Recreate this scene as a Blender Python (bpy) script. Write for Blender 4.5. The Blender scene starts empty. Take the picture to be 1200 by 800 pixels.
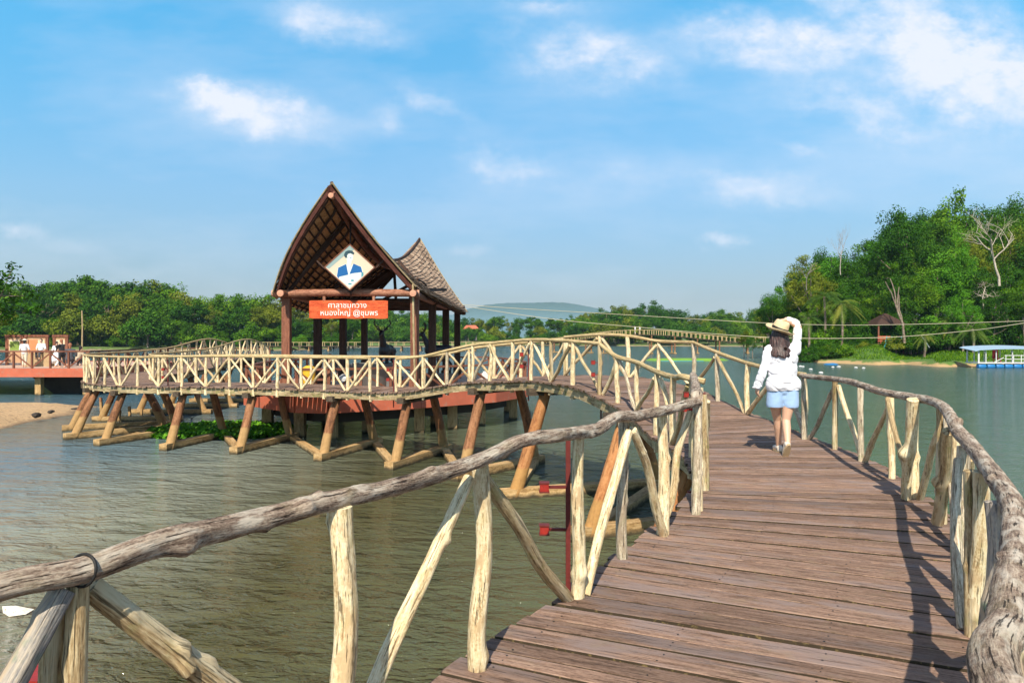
import bpy, bmesh, math, random
from mathutils import Vector, Matrix, noise
R = math.radians
EYE = 3.4            # eye height above the water; the water lies at z = 0
F = 900.0

# ------------------------------------------------------------------ camera, sky, sun, exposure
scene = bpy.context.scene
col = scene.collection
cam_d = bpy.data.cameras.new("camera"); cam = bpy.data.objects.new("camera", cam_d); col.objects.link(cam)
cam.location = (0, 0, EYE); cam.rotation_euler = (R(90), 0, 0)
cam_d.sensor_width = 36; cam_d.lens = 27.0; cam_d.shift_y = -5/1200
cam_d.clip_start = 0.05; cam_d.clip_end = 20000
scene.camera = cam

SUN_DIR = Vector((0.15, 0.97, -0.98)).normalized()      # the way the light travels
sun_d = bpy.data.lights.new("sun", 'SUN'); sun = bpy.data.objects.new("sun", sun_d); col.objects.link(sun)
sun_d.energy = 5.0; sun_d.angle = R(0.5); sun_d.color = (1.0, 0.92, 0.77)
sun.rotation_euler = SUN_DIR.to_track_quat('-Z', 'Y').to_euler()
to_sun = -SUN_DIR
SUN_EL = math.asin(to_sun.z); SUN_AZ = math.atan2(to_sun.x, to_sun.y)

world = bpy.data.worlds.new("World"); scene.world = world; world.use_nodes = True
wt = world.node_tree; wn = wt.nodes; wl = wt.links; wn.clear()
def wnode(t, **k):
    n = wn.new(t)
    for a, b in k.items(): setattr(n, a, b)
    return n
def wmath(op, a, b=None, clamp=False):
    n = wnode('ShaderNodeMath', operation=op); n.use_clamp = clamp
    for i, v in enumerate((a, b)):
        if v is None: continue
        if isinstance(v, (int, float)): n.inputs[i].default_value = v
        else: wl.new(v, n.inputs[i])
    return n.outputs[0]
sky = wnode('ShaderNodeTexSky', sky_type='NISHITA'); sky.sun_disc = False
sky.sun_elevation = SUN_EL; sky.sun_rotation = SUN_AZ
sky.air_density = 1.0; sky.dust_density = 0.6; sky.ozone_density = 2.2; sky.altitude = 0
SKY_STRENGTH = 0.13
grade = wnode('ShaderNodeMix', data_type='RGBA', blend_type='MULTIPLY'); grade.inputs[0].default_value = 1.0
wl.new(sky.outputs[0], grade.inputs[6])
tc = wnode('ShaderNodeTexCoord'); sep = wnode('ShaderNodeSeparateXYZ'); wl.new(tc.outputs['Generated'], sep.inputs[0])
fy = wmath('MAXIMUM', wmath('ABSOLUTE', sep.outputs[1]), 0.08)
px = wmath('DIVIDE', sep.outputs[0], fy); pz = wmath('DIVIDE', sep.outputs[2], fy)
gr = wnode('ShaderNodeValToRGB'); wl.new(pz, gr.inputs[0])      # clear air above, a duller lilac-grey band over the horizon
gr.color_ramp.elements.new(.5); gr.color_ramp.elements.new(.6)
for i_, (p_, c_) in enumerate([(0.0, (0.33, 0.26, 0.34)), (0.2, (0.56, 0.73, 0.78)), (0.46, (0.42, 1.20, 1.27)), (0.75, (0.95, 0.86, 0.82))]):
    gr.color_ramp.elements[i_].position = p_; gr.color_ramp.elements[i_].color = (*c_, 1)
wl.new(gr.outputs[0], grade.inputs[7])
comb = wnode('ShaderNodeCombineXYZ'); wl.new(px, comb.inputs[0]); wl.new(pz, comb.inputs[1])
wl.new(wmath('MULTIPLY', wmath('SIGN', sep.outputs[1]), 3.0), comb.inputs[2])
def wnoise(vec, scale, detail, rough, sx=1, sy=1):
    m = wnode('ShaderNodeMapping'); m.inputs['Scale'].default_value = (sx, sy, 1); wl.new(vec, m.inputs[0])
    n = wnode('ShaderNodeTexNoise'); n.inputs['Scale'].default_value = scale; n.inputs['Detail'].default_value = detail
    n.inputs['Roughness'].default_value = rough; wl.new(m.outputs[0], n.inputs['Vector']); return n
nw = wnoise(comb.outputs[0], 10, 8, 0.66, 1, 1.4)
warp = wnode('ShaderNodeVectorMath', operation='MULTIPLY_ADD')
wl.new(nw.outputs['Color'], warp.inputs[0]); warp.inputs[1].default_value = (0.11, 0.075, 0.0)
sub = wnode('ShaderNodeVectorMath', operation='SUBTRACT'); wl.new(comb.outputs[0], sub.inputs[0]); sub.inputs[1].default_value = (0.055, 0.037, 3.0)
wl.new(sub.outputs[0], warp.inputs[2])
# cloud banks: (u, v, half width, half height, tilt in degrees, thickness)
CLOUDS = [(300,132,120,30,9,1.0),(250,112,45,20,20,.6),(395,26,90,26,14,.75),(500,120,62,15,24,.5),(455,142,26,18,15,.45),
          (690,62,115,42,8,.85),(885,44,105,32,6,.85),(1060,25,150,75,18,.85),(1160,92,110,60,10,1.0),(1020,135,95,26,20,.5),
          (1040,100,260,110,0,.33),(575,185,60,18,12,.45),(700,205,210,32,4,.38),(905,225,90,20,5,.55),(845,279,26,9,8,.6),(15,268,36,15,10,.6),
          (550,287,26,9,10,.4),(85,292,55,12,8,.3),(160,312,50,7,0,.2),(940,182,30,8,15,.3),(640,8,60,12,0,.4)]
total = None
for (u, v, ru, rv, a, k) in CLOUDS:
    m = wnode('ShaderNodeMapping', vector_type='TEXTURE')
    m.inputs['Location'].default_value = ((u-600)/F, (395-v)/F, 0)
    m.inputs['Rotation'].default_value = (0, 0, R(-a)); m.inputs['Scale'].default_value = (ru/F, rv/F, 1)
    wl.new(warp.outputs[0], m.inputs[0])
    mul = wnode('ShaderNodeVectorMath', operation='MULTIPLY'); mul.inputs[1].default_value = (1, 1, 1); wl.new(m.outputs[0], mul.inputs[0])
    ln = wnode('ShaderNodeVectorMath', operation='LENGTH'); wl.new(mul.outputs[0], ln.inputs[0])
    mr = wnode('ShaderNodeMapRange', interpolation_type='SMOOTHSTEP')
    mr.inputs['From Min'].default_value = 1.45; mr.inputs['From Max'].default_value = 0.0; mr.inputs['To Max'].default_value = k
    wl.new(ln.outputs['Value'], mr.inputs['Value'])
    total = mr.outputs[0] if total is None else wmath('ADD', total, mr.outputs[0])
nd = wnoise(comb.outputs[0], 16, 8, 0.6, 1, 1.7)
mod = wmath('ADD', wmath('MULTIPLY', nd.outputs['Fac'], 3.2), -0.72)
raw = wmath('MULTIPLY', total, mod)
edge = wnode('ShaderNodeMapRange', interpolation_type='SMOOTHSTEP'); edge.inputs['From Min'].default_value = -0.05; edge.inputs['From Max'].default_value = 1.35
wl.new(raw, edge.inputs['Value'])
nf = wnoise(comb.outputs[0], 30, 6, 0.65, 1, 1.5)
body_ = wmath('ADD', wmath('MULTIPLY', nf.outputs['Fac'], 1.15), 0.08)
dens = wmath('ADD', wmath('MULTIPLY', edge.outputs[0], wmath('MULTIPLY', body_, 0.92)), wmath('MULTIPLY', total, 0.20))
nh = wnoise(comb.outputs[0], 2.2, 5, 0.6, 1, 3.5)      # thin veil everywhere
veil = wmath('MULTIPLY', wmath('MAXIMUM', wmath('SUBTRACT', nh.outputs['Fac'], 0.45), 0.0), 0.95)
dens = wmath('MINIMUM', wmath('MAXIMUM', wmath('ADD', dens, veil), 0.0), 0.93)
cm = wnode('ShaderNodeMix', data_type='RGBA'); wl.new(dens, cm.inputs[0]); wl.new(grade.outputs[2], cm.inputs[6])
cm.inputs[7].default_value = (0.66/SKY_STRENGTH, 0.68/SKY_STRENGTH, 0.76/SKY_STRENGTH, 1)
bg = wnode('ShaderNodeBackground'); bg.inputs[1].default_value = SKY_STRENGTH
wl.new(cm.outputs[2], bg.inputs[0]); out = wnode('ShaderNodeOutputWorld'); wl.new(bg.outputs[0], out.inputs[0])

scene.view_settings.view_transform = 'Standard'; scene.view_settings.look = 'None'
scene.view_settings.gamma = 1; scene.view_settings.use_curve_mapping = False
scene.view_settings.exposure = 0.48
try:
    scene.cycles.use_denoising = True
    scene.cycles.volume_bounces = 1; scene.cycles.max_bounces = 6; scene.cycles.transparent_max_bounces = 8
    scene.cycles.sample_clamp_indirect = 4; scene.cycles.use_adaptive_sampling = True; scene.cycles.adaptive_threshold = 0.02
except Exception: pass

# ------------------------------------------------------------------ helpers
def W(u, v, d): return Vector(((u-600)/F*d, d, EYE+(395-v)/F*d))
def tag(o, label=None, cat=None, group=None, kind=None):
    if label: o['label'] = label
    if cat: o['category'] = cat
    if group: o['group'] = group
    if kind: o['kind'] = kind
    return o
def empty(name, loc, label, cat, group=None, rz=0.0):
    o = bpy.data.objects.new(name, None); col.objects.link(o); o.location = loc; o.rotation_euler = (0, 0, rz)
    o.empty_display_size = 0.2
    return tag(o, label, cat, group)
def copy_tree(o, parent=None):
    c = o.copy(); col.objects.link(c); c.parent = parent
    for ch in o.children: copy_tree(ch, c)
    return c
def adopt(ob, parent):
    if parent is not None:
        ob.parent = parent
    return ob

class MB:
    """collects faces for ONE mesh; grain = per-vertex coordinates along the wood, tint = per-vertex random value"""
    def __init__(s): s.v = []; s.f = []; s.m = []; s.g = []; s.t = []; s.smooth = []
    def add(s, verts, faces, mat=0, grain=None, tint=0.5, smooth=False):
        b = len(s.v); s.v += [tuple(x) for x in verts]
        s.g += [tuple(x) for x in (grain if grain is not None else verts)]
        s.t += ([tint]*len(verts) if isinstance(tint, (int, float)) else list(tint))
        for f in faces: s.f.append(tuple(b+i for i in f)); s.m.append(mat); s.smooth.append(smooth)
    def box(s, x0, x1, y0, y1, z0, z1, mat=0, tint=0.5):
        V = [(x, y, z) for z in (z0, z1) for y in (y0, y1) for x in (x0, x1)]
        s.add(V, [(0,2,3,1),(4,5,7,6),(0,1,5,4),(2,6,7,3),(0,4,6,2),(1,3,7,5)], mat, None, tint)
    def obox(s, c, ax, ay, az, hx, hy, hz, mat=0, tint=0.5, gs=1):
        c = Vector(c); V = []; G = []
        for k in (-1, 1):
            for j in (-1, 1):
                for i in (-1, 1):
                    V.append(c+ax*hx*i+ay*hy*j+az*hz*k); G.append((j*hy+gs*3.1, k*hz+gs*1.7, i*hx+gs))
        s.add(V, [(0,2,3,1),(4,5,7,6),(0,1,5,4),(2,6,7,3),(0,4,6,2),(1,3,7,5)], mat, G, tint)
    def bar(s, p0, p1, w, h, mat=0, tint=0.5, up=Vector((0,0,1))):
        p0 = Vector(p0); p1 = Vector(p1); d = p1-p0; L = d.length
        if L < 1e-6: return
        ax = d/L; ay = up.cross(ax)
        if ay.length < 1e-3: ay = Vector((0,1,0)).cross(ax)
        ay.normalize(); az = ax.cross(ay)
        s.obox((p0+p1)/2, ax, ay, az, L/2, w/2, h/2, mat, tint, gs=(p0.x*7.3+p0.y*3.1+p0.z) % 17)
    def tube(s, pts, rad, n=10, mat=0, tint=0.5, wob=0.0, seed=0.0, cap=True, smooth=True, knots=(), lump=0.0, ell=1.0):
        P = [Vector(p) for p in pts]; N = len(P)
        rr = rad if isinstance(rad, (list, tuple)) else [rad]*N
        T = []
        for i in range(N):
            d = P[min(i+1, N-1)]-P[max(i-1, 0)]; T.append(d.normalized())
        ref = Vector((0,0,1)) if abs(T[0].z) < 0.8 else Vector((1,0,0))
        a = (ref - T[0]*ref.dot(T[0])).normalized(); V = []; G = []; s0 = 0.0
        for i in range(N):
            a = (a - T[i]*a.dot(T[i])).normalized(); b = T[i].cross(a)
            if i: s0 += (P[i]-P[i-1]).length
            for k in range(n):
                th = 2*math.pi*k/n; ca, sa = math.cos(th), math.sin(th)
                r = rr[i]
                if lump:
                    q = Vector((ca*1.2+seed, sa*1.2, s0*2.6/max(.03, 1)*1.0))
                    r *= 1+lump*noise.noise(q*1.0) + lump*.55*noise.noise(Vector((ca*2.6, sa*2.6+seed, s0*9)))
                for (kt, ka, ks, kw) in knots:
                    dd = ((s0-kt)/kw)**2 + (math.sin((th-ka)/2)*2*rr[i]/kw)**2
                    r += ks*math.exp(-dd*1.3)
                V.append(P[i]+a*(ca*r)+b*(sa*r*ell)); G.append((ca*.05+seed*1.37, sa*.05+seed*.71, s0+seed*2.3))
        F_ = []
        for i in range(N-1):
            for k in range(n):
                k2 = (k+1) % n; F_.append((i*n+k, i*n+k2, (i+1)*n+k2, (i+1)*n+k))
        s.add(V, F_, mat, G, tint, smooth)
        if cap:
            for (i, sgn) in ((0, -1), (N-1, 1)):
                ring = V[i*n:(i+1)*n]; c = sum(ring, Vector())/n + T[i]*(sgn*rr[i]*0.12)
                VV = ring+[c]; fs = [((k, (k+1) % n, n) if sgn > 0 else ((k+1) % n, k, n)) for k in range(n)]
                s.add(VV, fs, mat, [(x.x, x.y, x.z) for x in VV], tint, False)
    def disc(s, c, r, n, mat=0, z=(0,0,1), tint=0.5):
        pass
    def build(s, name, mats, parent=None, origin=None):
        me = bpy.data.meshes.new(name)
        if origin is not None:
            o_ = Vector(origin); me.from_pydata([tuple(Vector(v)-o_) for v in s.v], [], s.f)
        else: me.from_pydata(s.v, [], s.f)
        for m in (mats if isinstance(mats, (list, tuple)) else [mats]): me.materials.append(m)
        me.polygons.foreach_set('material_index', s.m); me.polygons.foreach_set('use_smooth', s.smooth)
        at = me.attributes.new('grain', 'FLOAT_VECTOR', 'POINT'); at.data.foreach_set('vector', [c for g in s.g for c in g])
        at = me.attributes.new('tint', 'FLOAT', 'POINT'); at.data.foreach_set('value', s.t)
        me.update()
        ob = bpy.data.objects.new(name, me); col.objects.link(ob)
        if origin is not None: ob.location = origin
        return adopt(ob, parent)

def spline(pts, step):
    """Catmull-Rom through the points, resampled about every step metres"""
    P = [Vector(p) for p in pts]; P = [P[0]*2-P[1]]+P+[P[-1]*2-P[-2]]; out_ = []
    for i in range(1, len(P)-2):
        p0, p1, p2, p3 = P[i-1], P[i], P[i+1], P[i+2]
        n = max(1, int(math.ceil((p2-p1).length/step)))
        for k in range(n):
            t = k/n
            out_.append(0.5*((2*p1)+(p2-p0)*t+(2*p0-5*p1+4*p2-p3)*t*t+(3*p1-p0-3*p2+p3)*t**3))
    out_.append(P[-2]); return out_

# ------------------------------------------------------------------ materials
def newmat(name):
    m = bpy.data.materials.new(name); m.use_nodes = True; nt = m.node_tree
    return m, nt, nt.nodes['Principled BSDF']
class NT:
    def __init__(s, nt): s.nt = nt; s.n = nt.nodes; s.l = nt.links
    def node(s, t, **k):
        n = s.n.new(t)
        for a, b in k.items(): setattr(n, a, b)
        return n
    def math(s, op, a, b=None, c=None, clamp=False):
        n = s.node('ShaderNodeMath', operation=op); n.use_clamp = clamp
        for i, v in enumerate((a, b, c)):
            if v is None: continue
            if isinstance(v, (int, float)): n.inputs[i].default_value = v
            else: s.l.new(v, n.inputs[i])
        return n.outputs[0]
    def noise(s, vec, scale, detail=4, rough=0.55, mscale=(1,1,1), out='Fac', dist=0):
        if mscale != (1,1,1):
            m = s.node('ShaderNodeMapping'); m.inputs['Scale'].default_value = mscale; s.l.new(vec, m.inputs[0]); vec = m.outputs[0]
        n = s.node('ShaderNodeTexNoise'); n.inputs['Scale'].default_value = scale; n.inputs['Detail'].default_value = detail
        n.inputs['Roughness'].default_value = rough; n.inputs['Distortion'].default_value = dist; s.l.new(vec, n.inputs['Vector']); return n.outputs[out]
    def ramp(s, fac, stops, interp='LINEAR'):
        r = s.node('ShaderNodeValToRGB'); r.color_ramp.interpolation = interp; e = r.color_ramp.elements
        while len(e) < len(stops): e.new(0.5)
        for el, (p, c) in zip(e, stops): el.position = p; el.color = (c[0], c[1], c[2], 1) if not isinstance(c, (int, float)) else (c, c, c, 1)
        s.l.new(fac, r.inputs[0]); return r.outputs[0]
    def mix(s, fac, a, b, mode='MIX'):
        n = s.node('ShaderNodeMix', data_type='RGBA', blend_type=mode)
        for i, v in ((0, fac), (6, a), (7, b)):
            if isinstance(v, (int, float)): n.inputs[i].default_value = v
            elif isinstance(v, tuple): n.inputs[i].default_value = (v[0], v[1], v[2], 1)
            else: s.l.new(v, n.inputs[i])
        return n.outputs[2]
    def attr(s, name, out='Vector'):
        a = s.node('ShaderNodeAttribute'); a.attribute_name = name; return a.outputs[out]
    def bump(s, h, strength, dist, bsdf):
        b = s.node('ShaderNodeBump'); b.inputs['Strength'].default_value = strength; b.inputs['Distance'].default_value = dist
        s.l.new(h, b.inputs['Height']); s.l.new(b.outputs[0], bsdf.inputs['Normal']); return b
def wood(name, cols, streak=(30,30,2.2), crack=0.5, rough=0.8, moss=None, patch=None, zmud=None, bumpd=0.004, var=0.25):
    """weathered wood: long streaks along the log, cracks, patches of another tone"""
    m, nt, b = newmat(name); t = NT(nt); g = t.attr('grain')
    oi = t.node('ShaderNodeObjectInfo')
    off = t.node('ShaderNodeVectorMath', operation='ADD'); nt.links.new(g, off.inputs[0])
    cx = t.node('ShaderNodeCombineXYZ'); nt.links.new(t.math('MULTIPLY', oi.outputs['Random'], 37.0), cx.inputs[0]); nt.links.new(cx.outputs[0], off.inputs[1]); g = off.outputs[0]
    s1 = t.noise(g, 1.0, 8, 0.66, streak); s2 = t.noise(g, 1.0, 6, 0.7, (streak[0]*4.2, streak[1]*4.2, streak[2]*4.5)); s3 = t.noise(g, 1.0, 3, 0.6, (streak[0]*3.2, streak[1]*3.2, streak[2]*22))
    c = t.ramp(t.math('ADD', t.math('MULTIPLY', s1, 0.42), t.math('ADD', t.math('MULTIPLY', s2, 0.36), t.math('MULTIPLY', s3, 0.22))), [(0.40, cols[0]), (0.48, cols[1]), (0.57, cols[2])])
    if patch:
        pn = t.noise(g, 1.0, 4, 0.6, patch[1]); c = t.mix(t.ramp(pn, [(0.50, 0.0), (0.62, 1.0)]), c, patch[0])
    if moss:
        geo = t.node('ShaderNodeNewGeometry'); mn = t.noise(geo.outputs['Position'], 9, 5, 0.6)
        c = t.mix(t.math('MULTIPLY', t.ramp(mn, [(0.55, 0.0), (0.68, 1.0)]), moss[1]), c, moss[0])
    ck = t.noise(g, 1.0, 5, 0.6, (streak[0]*3.0, streak[1]*3.0, streak[2]*1.9))
    ckm = t.ramp(ck, [(0.37, 1.0), (0.405, 0.0)])
    c = t.mix(t.math('MULTIPLY', ckm, crack), c, tuple(x*0.32 for x in cols[0]))
    vr = t.math('ADD', t.math('MULTIPLY', oi.outputs['Random'], var), 1.0-var/2)
    vt = t.math('ADD', t.math('MULTIPLY', t.attr('tint', 'Fac'), var*1.3), 1.0-var*0.65)
    cc = t.node('ShaderNodeCombineColor'); vv = t.math('MULTIPLY', vr, vt)
    for i in range(3): nt.links.new(vv, cc.inputs[i])
    c = t.mix(1.0, c, cc.outputs[0], 'MULTIPLY')
    if zmud:
        geo = t.node('ShaderNodeNewGeometry'); sp = t.node('ShaderNodeSeparateXYZ'); nt.links.new(geo.outputs['Position'], sp.inputs[0])
        zn = t.math('ADD', sp.outputs[2], t.math('MULTIPLY', t.noise(geo.outputs['Position'], 5, 3), 0.16))
        c = t.mix(t.ramp(t.math('DIVIDE', zn, 2.0), [(zmud[0]/2-0.012, 0.0), (zmud[0]/2+0.012, 1.0)]), t.mix(t.noise(geo.outputs['Position'], 14, 5), zmud[1], zmud[2]), c)
        c = t.mix(t.ramp(t.math('DIVIDE', zn, 2.0), [(0.055, 1.0), (0.10, 0.0)]), c, (0.07, 0.055, 0.03))
    nt.links.new(c, b.inputs['Base Color']); b.inputs['Roughness'].default_value = rough
    b.inputs['Specular IOR Level'].default_value = 0.22
    h = t.math('SUBTRACT', t.math('ADD', s1, t.math('ADD', t.math('MULTIPLY', s2, 0.8), t.math('MULTIPLY', s3, .35))), t.math('MULTIPLY', ckm, 0.8))
    t.bump(h, 0.9, bumpd, b)
    return m
def paint(name, c, rough=0.6, nz=0.12, scale=6.0, spec=0.35, metal=0.0, wear=None):
    m, nt, b = newmat(name); t = NT(nt); geo = t.node('ShaderNodeNewGeometry')
    n1 = t.noise(geo.outputs['Position'], scale, 5, 0.6)
    cc = t.mix(n1, tuple(min(1, x*(1-nz*1.6)) for x in c), tuple(min(1, x*(1+nz*1.3)) for x in c))
    if wear:
        n2 = t.noise(geo.outputs['Position'], scale*2.3, 6, 0.65); cc = t.mix(t.ramp(n2, [(0.56, 0.0), (0.66, 1.0)]), cc, wear)
    nt.links.new(cc, b.inputs['Base Color']); b.inputs['Roughness'].default_value = rough; b.inputs['Metallic'].default_value = metal
    b.inputs['Specular IOR Level'].default_value = spec
    t.bump(n1, 0.25, 0.01, b); return m
M = {}
M['post'] = wood('pale_stripped_wood', [(0.36,0.22,0.10),(0.72,0.57,0.33),(0.84,0.73,0.50)], (26,26,3.4), 0.75, moss=((0.40,0.38,0.12), .25), patch=((0.56,0.40,0.22),(16,16,9)), bumpd=.007, var=.16)
M['postgrey'] = wood('greying_stripped_wood', [(0.20,0.14,0.09),(0.48,0.39,0.27),(0.70,0.61,0.46)], (26,26,3.0), 0.85, moss=((0.30,0.32,0.14), .4), patch=((0.34,0.26,0.18),(14,14,7)), bumpd=.008, var=.2)
M['rail'] = wood('weathered_grey_wood', [(0.085,0.053,0.038),(0.26,0.185,0.135),(0.52,0.415,0.315)], (30,30,4.6), 0.9, moss=((0.24,0.21,0.10), .25), patch=((0.60,0.52,0.42),(14,14,6.5)), bumpd=.011, var=.1)
M['farrail'] = wood('yellowed_pole_wood', [(0.22,0.14,0.06),(0.46,0.33,0.16),(0.60,0.48,0.27)], (26,26,2.6), 0.5, moss=((0.30,0.26,0.07), .4), bumpd=.006, var=.2)
M['brace'] = wood('brown_brace_wood', [(0.12,0.08,0.04),(0.35,0.24,0.12),(0.58,0.46,0.27)], (24,24,1.8), 0.7, moss=((0.26,0.28,0.07), .4), patch=((0.62,0.52,0.34),(10,10,1.6)), bumpd=.006, var=.2)
M['blueish'] = wood('greyed_bark_wood', [(0.09,0.10,0.11),(0.28,0.26,0.24),(0.50,0.42,0.33)], (20,20,2.0), 0.8, moss=((0.16,0.26,0.17), .8), patch=((0.48,0.37,0.25),(9,9,1.8)), bumpd=.008, var=.1)
M['plank'] = wood('worn_deck_plank', [(0.095,0.055,0.036),(0.225,0.137,0.096),(0.34,0.22,0.16)], (38,9,2.2), 0.55, rough=.78, moss=((0.25,0.19,0.12), .3), patch=((0.245,0.178,0.155),(6,4,1.6)), bumpd=.004, var=.42)
M['beam'] = wood('aged_edge_beam', [(0.12,0.08,0.04),(0.36,0.26,0.14),(0.52,0.42,0.25)], (14,14,1.2), 0.6, moss=((0.18,0.22,0.05), .7), bumpd=.004, var=.25)
M['darkbeam'] = wood('dark_stringer', [(0.03,0.022,0.015),(0.07,0.05,0.035),(0.12,0.09,0.06)], (14,14,1.2), 0.5)
M['leg'] = wood('trestle_log', [(0.10,0.042,0.022),(0.22,0.098,0.045),(0.33,0.16,0.08)], (14,14,1.0), 0.5, zmud=(0.80,(0.26,0.145,0.055),(0.48,0.30,0.13)), bumpd=.008, var=.25)
M['legorange'] = wood('trestle_log_fresh', [(0.20,0.075,0.03),(0.36,0.15,0.055),(0.46,0.22,0.09)], (14,14,1.0), 0.5, zmud=(0.72,(0.30,0.15,0.05),(0.52,0.29,0.10)), bumpd=.008, var=.2)
M['tie'] = wood('muddy_footing_beam', [(0.22,0.125,0.05),(0.42,0.26,0.11),(0.56,0.38,0.19)], (7,7,1.0), 0.35, bumpd=.008, var=.2, zmud=(0.05,(0.1,0.08,0.04),(0.2,0.15,0.08)))
M['brown'] = wood('oiled_brown_wood', [(0.085,0.03,0.018),(0.17,0.062,0.036),(0.25,0.105,0.06)], (16,16,1.2), 0.35, rough=.6, bumpd=.003)
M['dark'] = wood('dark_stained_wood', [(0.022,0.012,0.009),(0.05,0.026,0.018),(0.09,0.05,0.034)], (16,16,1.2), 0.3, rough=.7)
M['logbeam'] = wood('reddish_log', [(0.16,0.06,0.035),(0.31,0.135,0.08),(0.42,0.21,0.13)], (12,12,1.2), 0.35, rough=.65, bumpd=.004)
M['cutend'] = paint('sawn_end', (0.55,0.27,0.17), .7, .15, 12)
M['redconc'] = paint('painted_concrete_red', (0.50,0.125,0.065), .75, .22, 2.0, wear=(0.40,0.17,0.11))
M['conc'] = paint('stained_concrete', (0.42,0.29,0.155), .9, .25, 2.0, wear=(0.22,0.16,0.10))
M['conc_dark'] = paint('dark_concrete', (0.055,0.043,0.034), .9, .3, 2.0)  # dark brown concrete for platform underside, pier wall and stones
M['floor'] = paint('pinkish_concrete_floor', (0.48,0.33,0.25), .9, .15, 1.5)
M['blk'] = paint('blackened_bronze', (0.014,0.014,0.02), .42, .2, 9, spec=.5)
M['white'] = paint('white_paint', (0.60,0.60,0.58), .6, .06, 5)
M['redpaint'] = paint('faded_red_paint', (0.30,0.022,0.014), .45, .25, 30, wear=(0.18,0.02,0.015))
M['rust'] = paint('dark_red_rod', (0.13,0.018,0.014), .6, .3, 30)
M['blue'] = paint('blue_plastic', (0.02,0.17,0.42), .45, .08, 3)
M['steelroof'] = paint('pale_blue_sheet', (0.30,0.42,0.53), .5, .06, 2)
M['grey'] = paint('grey_concrete', (0.14,0.135,0.13), .8, .2, 4)
M['yellow'] = paint('yellow_plastic', (0.72,0.42,0.03), .5, .1, 8)
M['rope'] = paint('pale_rope', (0.50,0.44,0.30), .8, .1, 8)
M['tape'] = paint('black_binding', (0.015,0.014,0.013), .6, .1, 20)
M['foam'] = paint('dirty_white_foam', (0.68,0.64,0.54), .8, .25, 14, wear=(0.42,0.20,0.10))
# ------------------------------------------------------------------ water, banks, hills
def water_material():
    m, nt, b = newmat('lake_water'); t = NT(nt); geo = t.node('ShaderNodeNewGeometry'); P = geo.outputs['Position']
    sp = t.node('ShaderNodeSeparateXYZ'); nt.links.new(P, sp.inputs[0])
    big = t.noise(P, 0.11, 3, 0.5, (1, 1.6, 1)); mid = t.noise(P, 0.5, 3, 0.5, (1, 2.2, 1))
    c = t.mix(t.ramp(t.math('ADD', t.math('MULTIPLY', big, .7), t.math('MULTIPLY', mid, .3)), [(0.38, 0.0), (0.62, 1.0)]), (0.120,0.112,0.036), (0.092,0.118,0.062))
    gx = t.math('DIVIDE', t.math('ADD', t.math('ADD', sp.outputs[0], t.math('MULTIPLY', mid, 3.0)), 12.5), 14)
    c = t.mix(.86, c, t.ramp(gx, [(0.05, (0.090,0.180,0.250)), (0.44, (0.235,0.245,0.190)), (0.76, (0.066,0.058,0.020)), (1.0, (0.075,0.085,0.045))]))  # blue towards the left is sky reflection put into the base colour
    # silt stirred up near the sand spit and under the walkway; open lake further out and to the right is bluer
    d1 = t.node('ShaderNodeVectorMath', operation='DISTANCE'); nt.links.new(P, d1.inputs[0]); d1.inputs[1].default_value = (-19, 31, 0)
    silt = t.ramp(t.math('DIVIDE', t.math('ADD', d1.outputs['Value'], t.math('MULTIPLY', mid, 6)), 17), [(0.35, 1.0), (0.8, 0.0)])
    c = t.mix(t.math('MULTIPLY', silt, .7), c, (0.20,0.155,0.065))
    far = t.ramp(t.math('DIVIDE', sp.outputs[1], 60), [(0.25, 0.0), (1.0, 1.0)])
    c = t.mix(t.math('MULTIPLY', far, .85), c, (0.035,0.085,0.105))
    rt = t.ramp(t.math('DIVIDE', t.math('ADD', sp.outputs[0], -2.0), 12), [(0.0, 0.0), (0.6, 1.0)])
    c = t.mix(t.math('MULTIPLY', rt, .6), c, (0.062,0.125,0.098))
    nt.links.new(c, b.inputs['Base Color']); b.inputs['IOR'].default_value = 1.333; b.inputs['Roughness'].default_value = 0.06
    # wind ripples: crests lie mostly across the view
    rot = t.node('ShaderNodeMapping'); rot.inputs['Rotation'].default_value = (0, 0, R(12)); nt.links.new(P, rot.inputs[0]); Q = rot.outputs[0]
    w1 = t.noise(Q, 1.0, 2, 0.5, (0.6, 1.5, 1), dist=.5); w2 = t.noise(Q, 3.2, 3, 0.55, (0.75, 1.5, 1), dist=.8); w3 = t.noise(Q, 9.0, 3, 0.6, (0.8, 1.4, 1), dist=.5)
    calm = t.noise(P, 0.18, 2, 0.5, (1, 2.0, 1))
    h = t.math('ADD', t.math('MULTIPLY', w1, .46), t.math('ADD', t.math('MULTIPLY', w2, .26), t.math('MULTIPLY', w3, .08)))
    h = t.math('MULTIPLY', h, t.math('ADD', t.math('MULTIPLY', calm, 1.0), .5))
    h = t.math('MULTIPLY', h, t.math('MINIMUM', t.math('MAXIMUM', t.math('DIVIDE', sp.outputs[1], 22.0), 1.0), 3.6))
    t.bump(h, 1.0, 0.72, b)
    nt.links.new(t.math('ADD', t.math('MULTIPLY', far, .10), .05), b.inputs['Roughness'])
    return m
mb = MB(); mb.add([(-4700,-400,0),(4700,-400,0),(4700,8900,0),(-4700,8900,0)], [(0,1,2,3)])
tag(mb.build('water', water_material()), kind='structure')

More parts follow.
